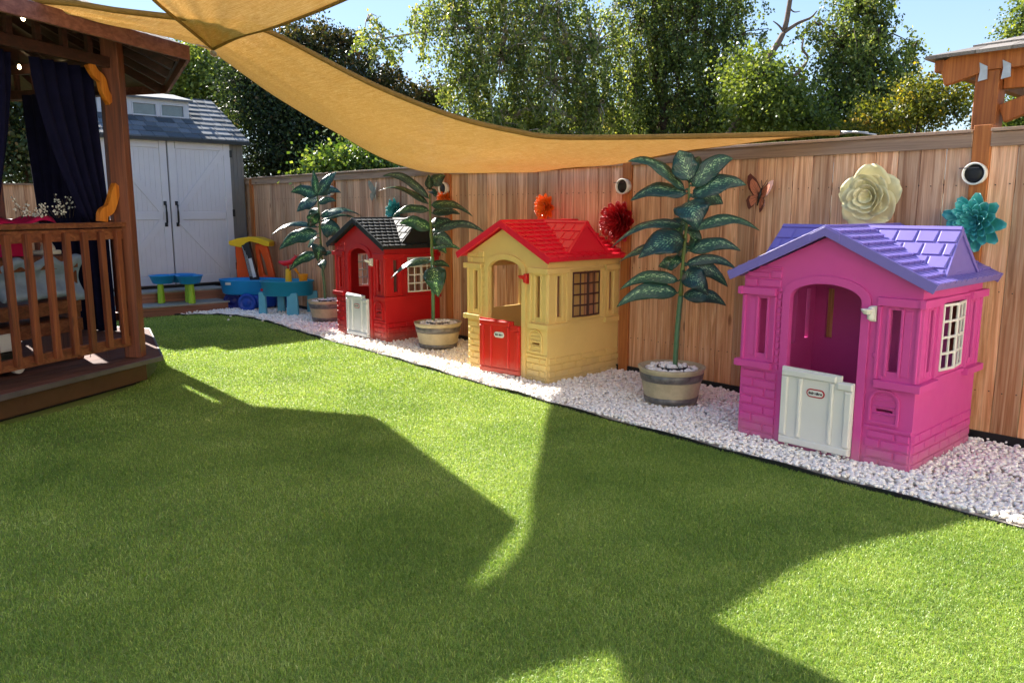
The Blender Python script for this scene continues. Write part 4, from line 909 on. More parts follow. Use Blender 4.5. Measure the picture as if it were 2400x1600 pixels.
# inside: bench-like table with shelves along the railing, cloths, boxes
def on_side(px, py, inw):
    a0 = oc(RP-inw, 0); a1 = oc(RP-inw, -1); n_ = Vector((-(a1-a0).y, (a1-a0).x, 0)); dd = ray(px, py); return CP + dd*((a0-CP).dot(n_)/dd.dot(n_))
aA, aB = oc(RP, 0), oc(RP, -1); dS = (aB-aA).normalized(); nI = (OC-(aA+aB)/2).normalized()
def sp3(s, w_, z): p = aA+dS*s+nI*w_; return Vector((p.x, p.y, z))
def ibox(b, s0, s1, w0, w1, z0, z1): b.hexa([sp3(s0, w0, z0), sp3(s1, w0, z0), sp3(s1, w1, z0), sp3(s0, w1, z0), sp3(s0, w0, z1), sp3(s1, w0, z1), sp3(s1, w1, z1), sp3(s0, w1, z1)])
t = thing('wooden_shelf', 'brown wooden shelf unit behind the gazebo railing', 'shelf', tuple(sp3(.8, .6, .236)))
for zz, nm in ((1.13, 'top_shelf'), (.76, 'middle_shelf'), (.60, 'lower_shelf')):
    b = MB(); ibox(b, .22, 1.9, .35, .80, zz-.03, zz); b.build(nm, M['gaz_h'], t, bevel=.004)
    b = MB(); ibox(b, .22, 1.9, .32, .345, zz-.11, zz-.005); b.build('shelf_apron', M['gaz_h'], t, bevel=.004)
for s in (.2, 1.05, 1.85):
    b = MB(); ibox(b, s, s+.07, .36, .80, .237, 1.095); b.build('shelf_side', M['gaz'], t, bevel=.004)
b = MB(); ibox(b, .62, .86, .38, .7, 1.134, 1.34); tag(b.build('box', M['magenta'], bevel=.01), 'magenta storage box on the top shelf behind the railing', 'box')
b = MB(); P_ = []
for i in range(22):
    for j in range(9):
        s = .45+1.1*i/21; w_ = .26+.3*j/8; P_.append(sp3(s, w_, 1.415+.018*math.sin(i*.9)+.02*math.sin(j*1.3+i*.4)-(.03 if j == 0 else 0)))
b.grid(P_, 22, 9); tag(b.build('table_cloth', M['magenta'], None, True, solid=.006), 'crumpled magenta cloth at railing height inside the gazebo', 'cloth')
b = MB(); ibox(b, .42, 1.7, .28, .6, 1.33, 1.385); tag(b.build('table_board', M['gaz_dark'], bevel=.004), 'dark board under the magenta cloth inside the gazebo', 'board')
b = MB(); P_ = []
for i in range(26):
    for j in range(10):
        s = .16+.78*i/25; v = j/9; P_.append(sp3(s, .30+.10*math.sin(PI*v)+.012*math.sin(i*1.1), .80+.30*v+.03*math.sin(i*.7)*v-.05*(i < 5)*(1-v)))
b.grid(P_, 26, 10); tag(b.build('pillow', M['paleblue'], None, True, solid=.07, sub=1), 'pale blue cushion lying on the shelf behind the balusters', 'cushion')
b = MB(); ibox(b, .33, .5, .36, .5, 1.134, 1.17); b.lathe([(.06, 1.17), (.05, 1.2), (.03, 1.235), (0, 1.24)], sp3(.40, .43, 0), 12); tag(b.build('shoe', M['white_c'], None, True, bevel=.01), 'small white shoe on the top shelf behind the balusters', 'shoe')
t = thing('cooler', 'white and black wheeled cooler on the gazebo floor behind the balusters', 'cooler', tuple(sp3(1.1, .5, .237)))
b = MB(); ibox(b, .86, 1.3, .30, .62, .27, .42); b.build('cooler_base', M['black'], t, bevel=.01)
b = MB(); ibox(b, .86, 1.3, .30, .62, .423, .56); b.build('cooler_body', M['greywhite'], t, bevel=.02)
b = MB(); b.tube([sp3(.92, .25, .30), sp3(.92, .295, .30)], .05, 16); b.build('wheel', M['greywhite'], t, bevel=.006)
t = thing('blossom_sprigs', 'white blossom sprigs lying on the magenta cloth in the gazebo', 'flowers', tuple(sp3(.45, .3, 1.42)))
bs = MB(); bb = MB()
for i in range(26):
    p = sp3(random.uniform(.22, .75), random.uniform(.22, .4), 1.43); q = p+Vector((random.uniform(-.1, .1), random.uniform(-.1, .1), random.uniform(.02, .2))); bs.tube([p, p.lerp(q, .5)+Vector((.01, 0, .01)), q], .002, 4)
    for k in range(6): bb.lathe([(0, -.008), (.008, 0), (0, .008)], p.lerp(q, random.uniform(.4, 1))+Vector([random.uniform(-.02, .02) for _ in 'xyz']), 6)
bs.build('sprig_stems', M['bark'], t)['kind'] = 'stuff'; bb.build('blossoms', M['white_c'], t, True)
# lawn beyond the gazebo seen under it is covered by the lawn sheet

# ============================================================ SHED
SX0, SX1, SY0, SY1, SZ = 3.18, 5.58, 12.5, 15.0, .34
t = thing('shed', 'large white and grey resin shed with double barn doors and a window dormer', 'shed', (4.4, 12.5, 0))
b = MB()
ST, SR = 2.58, 3.27; YM = (SY0+SY1)/2
for sx, x in ((-1, SX0), (1, SX1)):
    b.poly([(SY0, SZ), (SY1, SZ), (SY1, ST), (YM, SR), (SY0, ST)], [], 0, .04, lambda u, v, w: (x-sx*w, u, v))
    y = SY0+.1
    while y < SY1-.05:
        zt_ = ST+(SR-ST)*(1-abs(y-YM)/(YM-SY0)) - .03; b.box(x+sx*.001, y, SZ, x+sx*.012, y+.02, zt_); y += .15
b.box(SX0+.04, SY1-.04, SZ, SX1-.04, SY1, ST); b.box(SX0+.04, SY0, SZ, SX1-.04, SY0+.04, ST)
for x0_, x1_ in ((SX0, 3.42), (5.36, SX1)):
    b.box(x0_, SY0-.03, SZ, x1_, SY0-.001, ST-.02)
    for k in range(3): xx = x0_+(x1_-x0_)*(k+.75)/3.4; b.box(xx, SY0-.042, SZ+.01, xx+.022, SY0-.031, ST-.03)
b.box(3.42, SY0-.03, 2.52, 5.36, SY0-.001, ST-.02)
b.build('wall', M['shed_wall'], t, bevel=.004)
b = MB(); b.box(SX0-.02, SY0-.06, .30, SX1+.02, SY1+.02, SZ-.002); b.build('floor_base', M['iron'], t)
for dx0, dx1, hs in ((3.43, 4.375, 1), (4.39, 5.35, -1)):
    b = MB(); b.box(dx0, SY0-.055, SZ+.02, dx1, SY0-.033, 2.51)
    dmp = lambda u, v, w: (u, SY0-.055+w, v)
    z0, z1 = SZ+.02, 2.51; zm = 1.40
    u = dx0+.12
    while u < dx1-.13:
        for va, vb in ((z0+.14, zm-.07), (zm+.07, z1-.12)): frust(b, dmp, u+.004, u+.07-.004, va, vb, 0, -.004, .002)
        u += .07
    for (a, c, v0, v1) in ((dx0, dx0+.11, z0, z1), (dx1-.11, dx1, z0, z1), (dx0+.11, dx1-.11, z0, z0+.13), (dx0+.11, dx1-.11, z1-.11, z1), (dx0+.11, dx1-.11, zm-.06, zm+.06)):
        frust(b, dmp, a+.001, c-.001, v0, v1, 0, -.016, .004)
    # diagonal battens of the X pattern
    for v0, v1, fl in ((zm+.06, z1-.11, hs), (z0+.13, zm-.06, -hs)):
        xa, xb = (dx0+.11, dx1-.11) if fl > 0 else (dx1-.11, dx0+.11)
        b.bar((xa, SY0-.063, v1), (xb, SY0-.063, v0), .015, .09, up=(0, 0, 1))
    dr = b.build('door', M['shed_door'], t, bevel=.003)
    hx = 4.30 if hs == 1 else 4.47
    b = MB(); b.tube([(hx, SY0-.07, 1.27), (hx, SY0-.115, 1.30), (hx, SY0-.12, 1.45), (hx, SY0-.115, 1.56), (hx, SY0-.07, 1.59)], .015, 8); b.box(hx-.022, SY0-.078, 1.24, hx+.022, SY0-.072, 1.30); b.box(hx-.022, SY0-.078, 1.56, hx+.022, SY0-.072, 1.62); b.build('handle', M['iron'], dr, True)
    for zz in (.6, 1.44, 2.36):
        xx = dx0-.01 if hs == 1 else dx1+.01; b = MB(); b.box(xx-.02, SY0-.075, zz-.055, xx+.02, SY0-.056, zz+.055); b.build('hinge', M['iron'], dr)
# roof
b = MB(); EYF, EZF = SY0-.14, 2.55
def rp(x, f, h, side=1):
    y = EYF+(YM-EYF)*f; z = EZF+(SR+.05-EZF)*f
    if side < 0: y = 2*YM-y
    return Vector((x, y, z+h))
x0_, x1_ = SX0-.06, SX1+.07
for side in (1, -1):
    b.cur = .3; b.hexa([rp(x0_, 0, -.03, side), rp(x1_, 0, -.03, side), rp(x1_, 1, -.03, side), rp(x0_, 1, -.03, side), rp(x0_, 0, 0, side), rp(x1_, 0, 0, side), rp(x1_, 1, 0, side), rp(x0_, 1, 0, side)])
    for r in range(9):
        x = x0_-random.uniform(0, .2)
        while x < x1_:
            wd = random.uniform(.12, .26); a, c = max(x, x0_), min(x+wd, x1_)
            if c-a > .02:
                b.cur = random.random(); f0, f1 = r/9-random.uniform(0, .012), (r+1)/9+.008; f0 = max(f0, -.01)
                b.hexa([rp(a+.004, f0, .001, side), rp(c-.004, f0, .001, side), rp(c-.004, f1, .001, side), rp(a+.004, f1, .001, side), rp(a+.004, f0, .022, side), rp(c-.004, f0, .022, side), rp(c-.004, f1, .006, side), rp(a+.004, f1, .006, side)])
            x += wd
b.build('roof', M['shingle'], t)
b = MB(); b.box(x0_, EYF-.012, EZF-.05, x1_, EYF+.008, EZF-.002); b.build('eave_strip', M['iron'], t)
# dormer
DX0, DX1, DY = 3.62, 4.96, 12.98; b = MB()
zb, zt_ = 2.80, 3.17
wins = [(DX0+.10+i*.42, DX0+.10+i*.42+.34, zb+.13, zb+.30) for i in range(3)]
wins = [(3.70, 4.03, zb+.13, zb+.29), (4.12, 4.45, zb+.13, zb+.29), (4.54, 4.87, zb+.13, zb+.29)]
b.poly([(DX0, zb-.05), (DX1, zb-.05), (DX1, zt_), (DX0, zt_)], [[(a, v0), (c, v0), (c, v1), (a, v1)] for a, c, v0, v1 in wins], 0, .03, lambda u, v, w: (u, DY+w, v))
for a, c, v0, v1 in wins:
    b.poly([(a-.02, v0-.02), (c+.02, v0-.02), (c+.02, v1+.02), (a-.02, v1+.02)], [[(a, v0), (c, v0), (c, v1), (a, v1)]], -.012, -.001, lambda u, v, w: (u, DY+w, v))
b.poly([(DY, zb), (DY, zt_), (YM, SR+.02)], [], 0, .03, lambda u, v, w: (DX1-w, u+.002, v)); b.poly([(DY, zb), (DY, zt_), (YM, SR+.02)], [], 0, .03, lambda u, v, w: (DX0+w, u+.002, v))
b.box(DX0-.02, DY-.02, zb-.01, DX1+.02, DY-.001, zb+.04)
dmr = b.build('dormer', M['shed_trim'], t, bevel=.003)
for a, c, v0, v1 in wins: b = MB(); b.box(a-.004, DY+.018, v0-.004, c+.004, DY+.024, v1+.004); b.build('window_pane', M['glass'], dmr)
b = MB(); b.cur = .5; b.hexa([Vector((DX0-.05, DY-.06, zt_-.01)), Vector((DX1+.05, DY-.06, zt_-.01)), Vector((DX1+.05, YM, SR+.05)), Vector((DX0-.05, YM, SR+.05)), Vector((DX0-.05, DY-.06, zt_+.02)), Vector((DX1+.05, DY-.06, zt_+.02)), Vector((DX1+.05, YM, SR+.09)), Vector((DX0-.05, YM, SR+.09))]); b.build('dormer_roof', M['shingle'], t)
# steps
t = thing('steps', 'two low brown wooden steps with grey treads in front of the shed', 'steps', (3.8, 11.9, 0))
for i, (xa, xb, ya, yb, za, zb_) in enumerate([(2.2, 4.80, 11.52, 12.0, 0, .155), (2.2, 4.96, 11.98, 12.46, 0, .31)]):
    b = MB(); b.cur = .2+i*.3; b.box(xa, ya, za, xb, yb, zb_-.026); b.build('riser', M['step'], t, bevel=.004)
    b = MB(); b.box(xa, ya-.02, zb_-.025, xb+.02, yb, zb_); b.build('tread', M['step_top'], t, bevel=.004)

t = thing('fence', 'plain board fence across the far end of the yard behind the gazebo and shed', 'fence', (-2, 15.6, 0))
b = MB(); x = -9
while x < 5.5: b.cur = random.random()+.01; b.box(x+.002, 15.6, .05, x+.153, 15.618, 1.9); x += .155
b.build('fence_boards', M['fence'], t); b = MB(); b.box(-9, 15.56, 1.9, 5.5, 15.66, 1.93); b.build('cap_rail', M['fence_h'], t)

# ============================================================ TOYS
# three-basin table
def basin(b, cx, cy, z0, z1, r0, r1, n=28, th=.008):
    b.lathe([(r0*.9, z0), (r0, z0+.01), (r1, z1-.012), (r1+.012, z1-.01), (r1+.012, z1), (r1-th, z1), (r0-th, z0+.02), (0, z0+.02)], (cx, cy, 0), n)
c0 = gd(425, 640, Vector((4.15, 11.74, 0)).dot(HD)); cx, cy = 4.13, 11.72
t = thing('water_table', 'small blue three-basin play table on lime green legs on the shed step', 'play table', (cx, cy, .157))
for dx, dy in ((-.21, .10), (.02, .26), (.21, -.13)):
    pass
lob = [Vector((cx, cy, 0))+RT*(-.19)+HD*(.0), Vector((cx, cy, 0))+RT*(.02)+HD*(.20), Vector((cx, cy, 0))+RT*(.21)+HD*(-.02)]
for p in lob: b = MB(); basin(b, p.x, p.y, .44, .56, .14, .175); b.build('basin', M['blue1'], t, True)
for p in (Vector((cx, cy, 0))+RT*(-.22)+HD*(-.02), Vector((cx, cy, 0))+RT*(.23)+HD*(-.04), Vector((cx, cy, 0))+RT*(.12)+HD*(.12)):
    b = MB(); b.lathe([(.052, .158)] + [(.052-.012*i/9+(.002 if i % 2 else -.001), .16+.28*i/9) for i in range(10)] + [(.045, .445)], (p.x, p.y, 0), 14); b.build('leg', M['lime'], t, True)
# oval water table
c = Vector((5.25, 10.50, 0)); t = thing('water_table', 'oval teal water table on light blue legs standing on the pebbles', 'water table', (c.x, c.y, .01))
def ov(b, prof, c, ra, rb, n=40, ax=None):
    vs = []; fs = []
    for (k, z) in prof:
        for i in range(n): a = 2*PI*i/n; q = c + RT*(ra*k*math.cos(a)) + HD*(rb*k*math.sin(a)); vs.append((q.x, q.y, z))
    for j in range(len(prof)-1):
        for i in range(n): i2 = (i+1) % n; fs.append((j*n+i, j*n+i2, (j+1)*n+i2, (j+1)*n+i))
    fs.append(tuple(range(n))[::-1]); fs.append(tuple((len(prof)-1)*n+i for i in range(n))); b.add(vs, fs)
b = MB(); ov(b, [(.93, .29), (.97, .30), (1.0, .48), (1.04, .485), (1.04, .50), (.97, .50), (.95, .40), (.05, .39)], c, .37, .27); b.build('tub', M['teal1'], t, True)
b = MB(); b.lathe([(.0, 0), (.02, .001), (.02, .004), (0, .005)], c+RT*(-.31)-HD*(.185)+Vector((0, 0, .38)), 12, Matrix.Rotation(PI/2, 3, 'X')); b.build('sticker', M['logo_red'], t)
for u, v in ((-.33, -.10), (.13, -.22), (.33, .12), (-.15, .20)):
    p = c+RT*u+HD*v; b = MB(); wv = .05 if u < .1 else .075
    b.hexa([p-RT*wv*1.15-HD*.035+Vector((0,0,.01)), p+RT*wv*1.15-HD*.035+Vector((0,0,.01)), p+RT*wv*1.15+HD*.035+Vector((0,0,.01)), p-RT*wv*1.15+HD*.035+Vector((0,0,.01)), p-RT*wv-HD*.03+Vector((0,0,.34)), p+RT*wv-HD*.03+Vector((0,0,.34)), p+RT*wv+HD*.03+Vector((0,0,.34)), p-RT*wv+HD*.03+Vector((0,0,.34))])
    b.build('leg', M['teal2'], t, bevel=.018, seg=3)
# tower and bucket and crane on the table
p = c+RT*(.02)+HD*(.02); t2 = thing('water_tower', 'yellow tower with a red scoop standing in the teal water table', 'water toy', (p.x, p.y, .40), 'toys on the teal water table')
b = MB(); b.lathe([(.085, .40), (.085, .415), (.05, .45), (.042, .56), (.04, .64), (.03, .66)], (p.x, p.y, 0), 18); b.build('tower', M['yellow'], t2, True)
b = MB(); q = p+Vector((0, 0, .74))
for i in range(1):
    pts_ = [q-RT*.13+Vector((0,0,.02)), q-RT*.05+Vector((0,0,-.005)), q+RT*.05+Vector((0,0,.02)), q+RT*.11+Vector((0,0,.08)), q+RT*.13+Vector((0,0,.10))]; b.tube(pts_, [.02, .04, .035, .025, .02], 12)
b.lathe([(0, -.012), (.012, 0), (0, .012)], q+RT*.10+Vector((0,0,.115)), 8); b.lathe([(0, -.012), (.012, 0), (0, .012)], q+RT*.15+Vector((0,0,.115)), 8); b.tube([p+Vector((0,0,.65)), q], .012, 8)
b.build('scoop', M['redtoy'], t2, True)
p = c+RT*.23+HD*.02; t2 = thing('toy_castle', 'amber flared bucket toy on the right end of the teal water table', 'water toy', (p.x, p.y, .40), 'toys on the teal water table')
b = MB(); b.lathe([(.075, .40), (.078, .42), (.062, .44), (.06, .52), (.07, .565), (.078, .585), (.07, .587), (.052, .56), (.0, .55)], (p.x, p.y, 0), 20, wob=lambda a: .05*math.cos(6*a)); b.build('bucket', M['orange_y'], t2, True)
b = MB(); b.tube([p-RT*.06+Vector((0,0,.585)), p-RT*.10+Vector((0,0,.64)), p-RT*.115+Vector((0,0,.66))], [.012, .018, .024], 10); b.build('spout', M['orange_y'], t2, True)
# wagon
c = Vector((5.13, 11.33, 0)); t = thing('toy_wagon', 'blue plastic wagon tub on dark blue wheels beside the shed steps', 'toy wagon', (c.x, c.y, .01))
b = MB(); c2 = c-RT*.03
P_ = []
ov(b, [(.86, .25), (.93, .27), (1.0, .44), (1.03, .455), (1.03, .475), (.97, .475), (.92, .33), (.04, .32)], c2, .47, .25, 44); b.build('wagon_tub', M['blue1'], t, True)
b = MB(); ov(b, [(.8, .06), (.9, .10), (1.0, .248), (.6, .249)], c2+RT*.12-HD*.03, .26, .20, 30); b.build('undercarriage', M['blue2'], t, True)
for u, v, m_ in ((-.03, -.23, 'blue2'), (-.32, -.02, 'blue3'), (.42, .05, 'blue3'), (.3, .22, 'blue3')):
    p = c+RT*u+HD*v+Vector((0, 0, .142)); b = MB(); R3 = Matrix([RT, Vector((0, 0, 1)), HD]).transposed()
    b.lathe([(.0, -.045), (.05, -.047), (.055, -.035), (.09, -.035), (.095, -.048), (.125, -.045), (.135, -.03), (.135, .03), (.12, .045), (.0, .04)], p, 30, R3); b.build('wheel', M[m_], t, True)
b = MB(); q = c2-RT*.33-HD*.19+Vector((0, 0, .40)); b.hexa([q+RT*x+HD*y+Vector((0,0,z)) for z in (0, .035) for x, y in ((0, 0), (.09, -.03), (.09, -.026), (0, .004))]); b.build('sticker', M['greywhite'], t)
# orange climber with yellow roof
c = Vector((5.33, 11.67, 0)); t = thing('toy_arch', 'orange plastic arch panels with a curved yellow roof behind the blue wagon', 'play arch', (c.x, c.y, .01))
def fr(u, v, w): q = c+RT*u*.82+HD*w; return (q.x, q.y, v)
b = MB(); b.poly([(-.33, .1), (-.10, .1), (-.13, .62), (-.19, .84), (-.23, .98), (-.345, .98), (-.35, .80), (-.335, .72), (-.345, .6)], [], -.04, .04, fr)
for k in range(3): b.lathe([(.018, 0), (.022, .006), (.012, .006), (0, .004)], Vector(fr(-.29+.06*k, .56, -.041)), 10, Matrix([RT, Vector((0, 0, 1)), HD]).transposed())
b.build('orange_panel', M['orange'], t, bevel=.012)
b = MB(); b.poly([(.10, .1), (.42, .1), (.36, .50), (.24, .98), (.03, .98), (.02, .9), (.06, .55)], [[(.17, .50), (.24, .48), (.19, .70), (.11, .88), (.10, .82)]], -.05, .03, fr); b.build('side_panel', M['orange'], t, bevel=.015, label='orange red panel with a curved slot')
b = MB(); pr = [(-.43, .99), (-.42, 1.025), (-.25, 1.065), (-.08, 1.085), (.12, 1.075), (.28, 1.03), (.33, 1.01), (.32, .94), (.22, .955), (.12, .99), (.06, 1.0), (-.04, 1.02), (-.12, .99), (-.16, .93), (-.22, .93), (-.40, .955)]
b.poly(pr, [], -.14, .14, fr); b.build('curved_roof', M['yellow'], t, bevel=.01)
# leaning black and white box
t = thing('leaning_box', 'long black box with white label leaning inside the orange arch', 'box', (c.x, c.y-.25, .3)); a_ = Vector(fr(.07, .36, -.20)); e_ = Vector(fr(-.13, 1.0, -.09)); 
b = MB(); b.bar(a_, e_, .12, .09, up=-HD); b.build('box_body', M['iron'], t, bevel=.004)
up_ = ((e_-a_).cross(RT)).normalized(); 
if up_.dot(HD) > 0: up_ = -up_
b = MB(); b.bar(a_.lerp(e_, .18)+up_*.047+RT*.02, a_.lerp(e_, .62)+up_*.047+RT*.02, .05, .003, up=up_); b.build('label_panel', M['greywhite'], t)
b = MB()
for k in range(3): b.bar(a_.lerp(e_, .2)+up_*.0465+RT*(-.048+.016*k), a_.lerp(e_, .9-.1*k)+up_*.0465+RT*(-.048+.016*k), .004, .003, up=up_)
b.build('white_stripe', M['greywhite'], t)
b = MB(); b.bar(a_, a_.lerp(e_, .06), .124, .094, up=-HD); b.build('box_end', M['pot'], t)

# ============================================================ NEIGHBOUR PAVILION
t = thing('pavilion', 'brown timber pavilion corner with shingled roof rising behind the fence', 'pavilion', (6.02, 1.78, 0))
b = MB(); b.cur = .3; b.box(5.95, 1.80, 0, 6.10, 1.945, 2.40); b.build('post', M['fence_post'], t, bevel=.006)
b = MB(); b.cur = .6; b.poly([(2.17, 2.475), (2.13, 2.33), (1.95, 2.375), (1.86, 2.40), (-2.5, 2.40), (-2.5, 2.56), (2.1, 2.51)], [], 5.935, 6.0, lambda u, v, w: (w, u, v)); b.build('front_beam', M['fence_post'], t, bevel=.006)
b = MB(); b.cur = .8; b.box(6.02, -2.5, 2.28, 6.09, 1.795, 2.42); b.build('inner_beam', M['fence_post'], t, bevel=.006)
b = MB(); b.cur = .1; b.bar((6.04, 1.79, 2.12), (6.04, 1.2, 2.33), .06, .12); b.build('brace', M['fence_post'], t, bevel=.006)
b = MB(); b.box(5.93, 2.14, 2.42, 9.5, 2.20, 2.50); b.build('side_beam', M['fence_post'], t, bevel=.006)
b = MB()
cnr = Vector((5.86, 2.24, 2.50)); 
for r in range(9):
    f0, f1 = r*.22, (r+1)*.22
    y = 2.24-f0
    while y > -3:
        b.cur = random.random(); wd = random.uniform(.2, .35)
        z0, z1 = 2.50+f0*.32, 2.50+f1*.32+.004; x0, x1 = 5.86+f0, 5.86+f1
        ya, yb, lim = y-.003, y-wd+.003, 2.24-f1; ta, tb = min(ya, lim), min(yb, lim); b.hexa([(x0, yb, z0), (x0, ya, z0), (x1, ta, z1), (x1, tb, z1), (x0, yb, z0+.022), (x0, ya, z0+.022), (x1, ta, z1+.006), (x1, tb, z1+.006)]); y -= wd
    x = 5.86+f0
    while x < 9.5:
        b.cur = random.random(); wd = random.uniform(.2, .35); z0, z1 = 2.50+f0*.32, 2.50+f1*.32+.004; y0, y1 = 2.24-f0, 2.24-f1
        xa, xb, lim = x+.003, x+wd, 5.86+f1; ta, tb = max(xa, lim), max(xb, lim); b.hexa([(xa, y0, z0), (xb, y0, z0), (tb, y1, z1), (ta, y1, z1), (xa, y0, z0+.022), (xb, y0, z0+.022), (tb, y1, z1+.006), (ta, y1, z1+.006)]); x += wd
b.build('roof_shingles', M['shingle_g'], t)
for (y0, z0) in ((1.90, 2.42), (1.765, 2.42)):
    x_ = 5.934
    b = MB(); b.poly([(y0+.02, z0+.03), (y0-.03, z0+.0), (y0-.035, z0-.08), (y0+.02, z0-.09), (y0+.012, z0-.02)], [], x_-.006, x_, lambda u, v, w: (w, u, v)); b.build('metal_bracket', M['steel'], t)

# ============================================================ HOUSE and paving added unseen behind the viewpoint to bounce sunlight into the shade
M['stucco'] = plain('cream stucco', 'e6ddcc', .9, .05, 3, .3, 60, .2); M['paving'] = plain('pale concrete', 'b8b0a4', .9, .12, 4, .3, 40, .2)
t = thing('house', 'unseen cream stucco house wall with windows, added behind the viewpoint to bounce sunlight into the yard', 'house', (0, -4.2, 0))
b = MB(); b.poly([(-9, 0), (5.6, 0), (5.6, 5.2), (-9, 5.2)], [[(a, 1.0), (a+1.4, 1.0), (a+1.4, 2.2), (a, 2.2)] for a in (-6.5, -3.2, 2.6)] + [[(-.6, .1), (1.4, .1), (1.4, 2.2), (-.6, 2.2)]], 0, .2, lambda u, v, w: (u, -4.2-w, v)); b.build('wall', M['stucco'], t)
for a, c, z0, z1 in ((-6.5, -5.1, 1, 2.2), (-3.2, -1.8, 1, 2.2), (2.6, 4.0, 1, 2.2), (-.6, 1.4, .1, 2.2)):
    b = MB(); b.box(a, -4.36, z0, c, -4.34, z1); fr_ = b.build('window', M['glass'], t)
    b = MB(); b.poly([(a-.08, z0-.08), (c+.08, z0-.08), (c+.08, z1+.08), (a-.08, z1+.08)], [[(a, z0), (c, z0), (c, z1), (a, z1)]], .002, .04, lambda u, v, w: (u, -4.2+w, v)); b.box((a+c)/2-.02, -4.335, z0, (a+c)/2+.02, -4.31, z1); b.build('window_frame', M['shed_trim'], t)
b = MB(); b.cur = .5; b.hexa([(-9.5, -3.7, 5.1), (6.1, -3.7, 5.1), (6.1, -7, 6.8), (-9.5, -7, 6.8), (-9.5, -3.7, 5.25), (6.1, -3.7, 5.25), (6.1, -7, 6.95), (-9.5, -7, 6.95)]); b.build('roof', M['shingle_b'], t)
b = MB(); b.box(-6, -4.2, -.02, 5.6, -1.6, .03); tag(b.build('bounce_patio', M['paving']), kind='structure')  # added pale slab, out of view, reflecting sun into the shaded yard

# ============================================================ TREES
def leaf_cloud(C, hang, size, flat=.5):
    # C: (n,3) leaf positions; returns verts, faces of folded rhombus leaves
    k = len(C); d = rng.normal(0, 1, (k, 3)); d[:, 2] -= hang; d /= np.linalg.norm(d, axis=1, keepdims=True)
    q = rng.normal(0, 1, (k, 3)); s = np.cross(d, q); s /= np.linalg.norm(s, axis=1, keepdims=True); n_ = np.cross(d, s)
    L_ = size*rng.uniform(.6, 1.3, (k, 1)); W_ = L_*.42
    a = C; m1 = C+d*L_*.5+s*W_/1-n_*W_*.15; m2 = C+d*L_*.5-s*W_/1-n_*W_*.15; e = C+d*L_
    V = np.stack([a, m1, e, m2], 1).reshape(-1, 3); F = (np.arange(k)*4)[:, None]+np.array([[0, 1, 2, 3]]); return V, F
def tree(name, label, cat, D_, trunk, blobs, mleaf, mbark, n, size, style, lo=None, group='trees beyond the fence', tr=.09, tone=.0, limbs=True):
    base = gd(trunk[0][0], trunk[0][1], D_); bz = Vector((base.x, base.y, 0)); t = thing(name, label, cat, tuple(bz), group)
    tp = [bz] + [gd(x, y, D_) for x, y in trunk]; tp = smooth_poly([tuple(p) for p in tp], 5); b = MB()
    m = len(tp); b.tube(tp, [tr*(1-.75*i/(m-1)) for i in range(m)], 9)
    mpp = D_/FPX; Cs = []; Rn = []
    tot = sum(bl[2]*bl[3] for bl in blobs)
    for bl in blobs:
        px, py, rx, ry = bl[:4]; dd = bl[4] if len(bl) > 4 else 0; c = gd(px, py, D_+dd); rx *= mpp; ry *= mpp; rz = min(rx, ry*1.5)*1.0
        if limbs and (bl[2] > 35 or len(tp) < 3):
            st = min(tp, key=lambda p: (Vector(p)-c).length + (2 if p[2] > c.z else 0)); st = Vector(st); md = (st+c)/2+Vector((random.uniform(-.2, .2), random.uniform(-.2, .2), .2))
            pts_ = smooth_poly([tuple(st), tuple(md), tuple(c)], 4); b.tube(pts_, [tr*.45*(1-.7*i/(len(pts_)-1)) for i in range(len(pts_))], 6)
        nb = int(n*bl[2]*bl[3]/tot); per = 46 if style == 'hang' else 60; nc = max(3, nb//per)
        for k in range(nc):
            v = rng.normal(0, 1, 3); v /= np.linalg.norm(v); r = rng.uniform(.15, 1.0)**.5*rng.uniform(.8, 1.3); hd3 = np.array(HD)
            p = np.array(c) + np.array(RT)*v[0]*rx*r + hd3*v[1]*rz*r + np.array([0, 0, 1])*v[2]*ry*r
            if limbs and k % 3 == 0:
                q = Vector(p); b.tube([c, c.lerp(q, .5)+Vector((0, 0, .08)), q], [.018, .012, .005], 4)
            if style == 'hang':
                ln = rng.uniform(.3, .8)*min(1.2, ry+.3); s = rng.uniform(0, 1, per)
                dr = rng.normal(0, .16, 2); L_ = np.stack([p[0]+dr[0]*s+rng.normal(0, .035, per), p[1]+dr[1]*s+rng.normal(0, .035, per), p[2]-s*ln+rng.normal(0, .03, per)], 1)
                if k % 3 == 0: b.tube([Vector(p), Vector((p[0]+dr[0], p[1]+dr[1], p[2]-ln))], [.006, .002], 3)
            elif style == 'spray':
                dr = rng.normal(0, 1, 3); dr[2] = abs(dr[2])*.5; dr /= np.linalg.norm(dr); s = rng.uniform(0, 1, per)[:, None]**.8
                L_ = p + dr*s*.45 + rng.normal(0, .05, (per, 3))
            else:
                L_ = p + rng.normal(0, 1, (per, 3))*np.array([.17, .17, .12])*(1+.4*rng.uniform())
            Cs.append(L_); Rn.append(np.clip(rng.normal(.45+tone, .16)+rng.normal(0, .16, per), 0, 1))
    b.build('trunk', mbark, t, True)
    Cs = np.concatenate(Cs); Rn = np.concatenate(Rn); V, F = leaf_cloud(Cs, 1.2 if style == 'hang' else .2, size)
    np_mesh('crown', V, F, mleaf, t, rnd=np.repeat(Rn, 4))
k_ = 2400/2352
tree('evergreen_tree', 'dense dark evergreen just right of the shed behind the fence', 'tree', 14.4, [(640, 300), (640, 120)], [(620, 250, 75, 110), (700, 330, 110, 70), (810, 330, 90, 60), (590, 200, 50, 70), (720, 230, 90, 80), (640, 390, 90, 60), (780, 400, 120, 50), (880, 370, 80, 50)], M['lf_dark'], M['bark'], 42000, .055, 'bush')
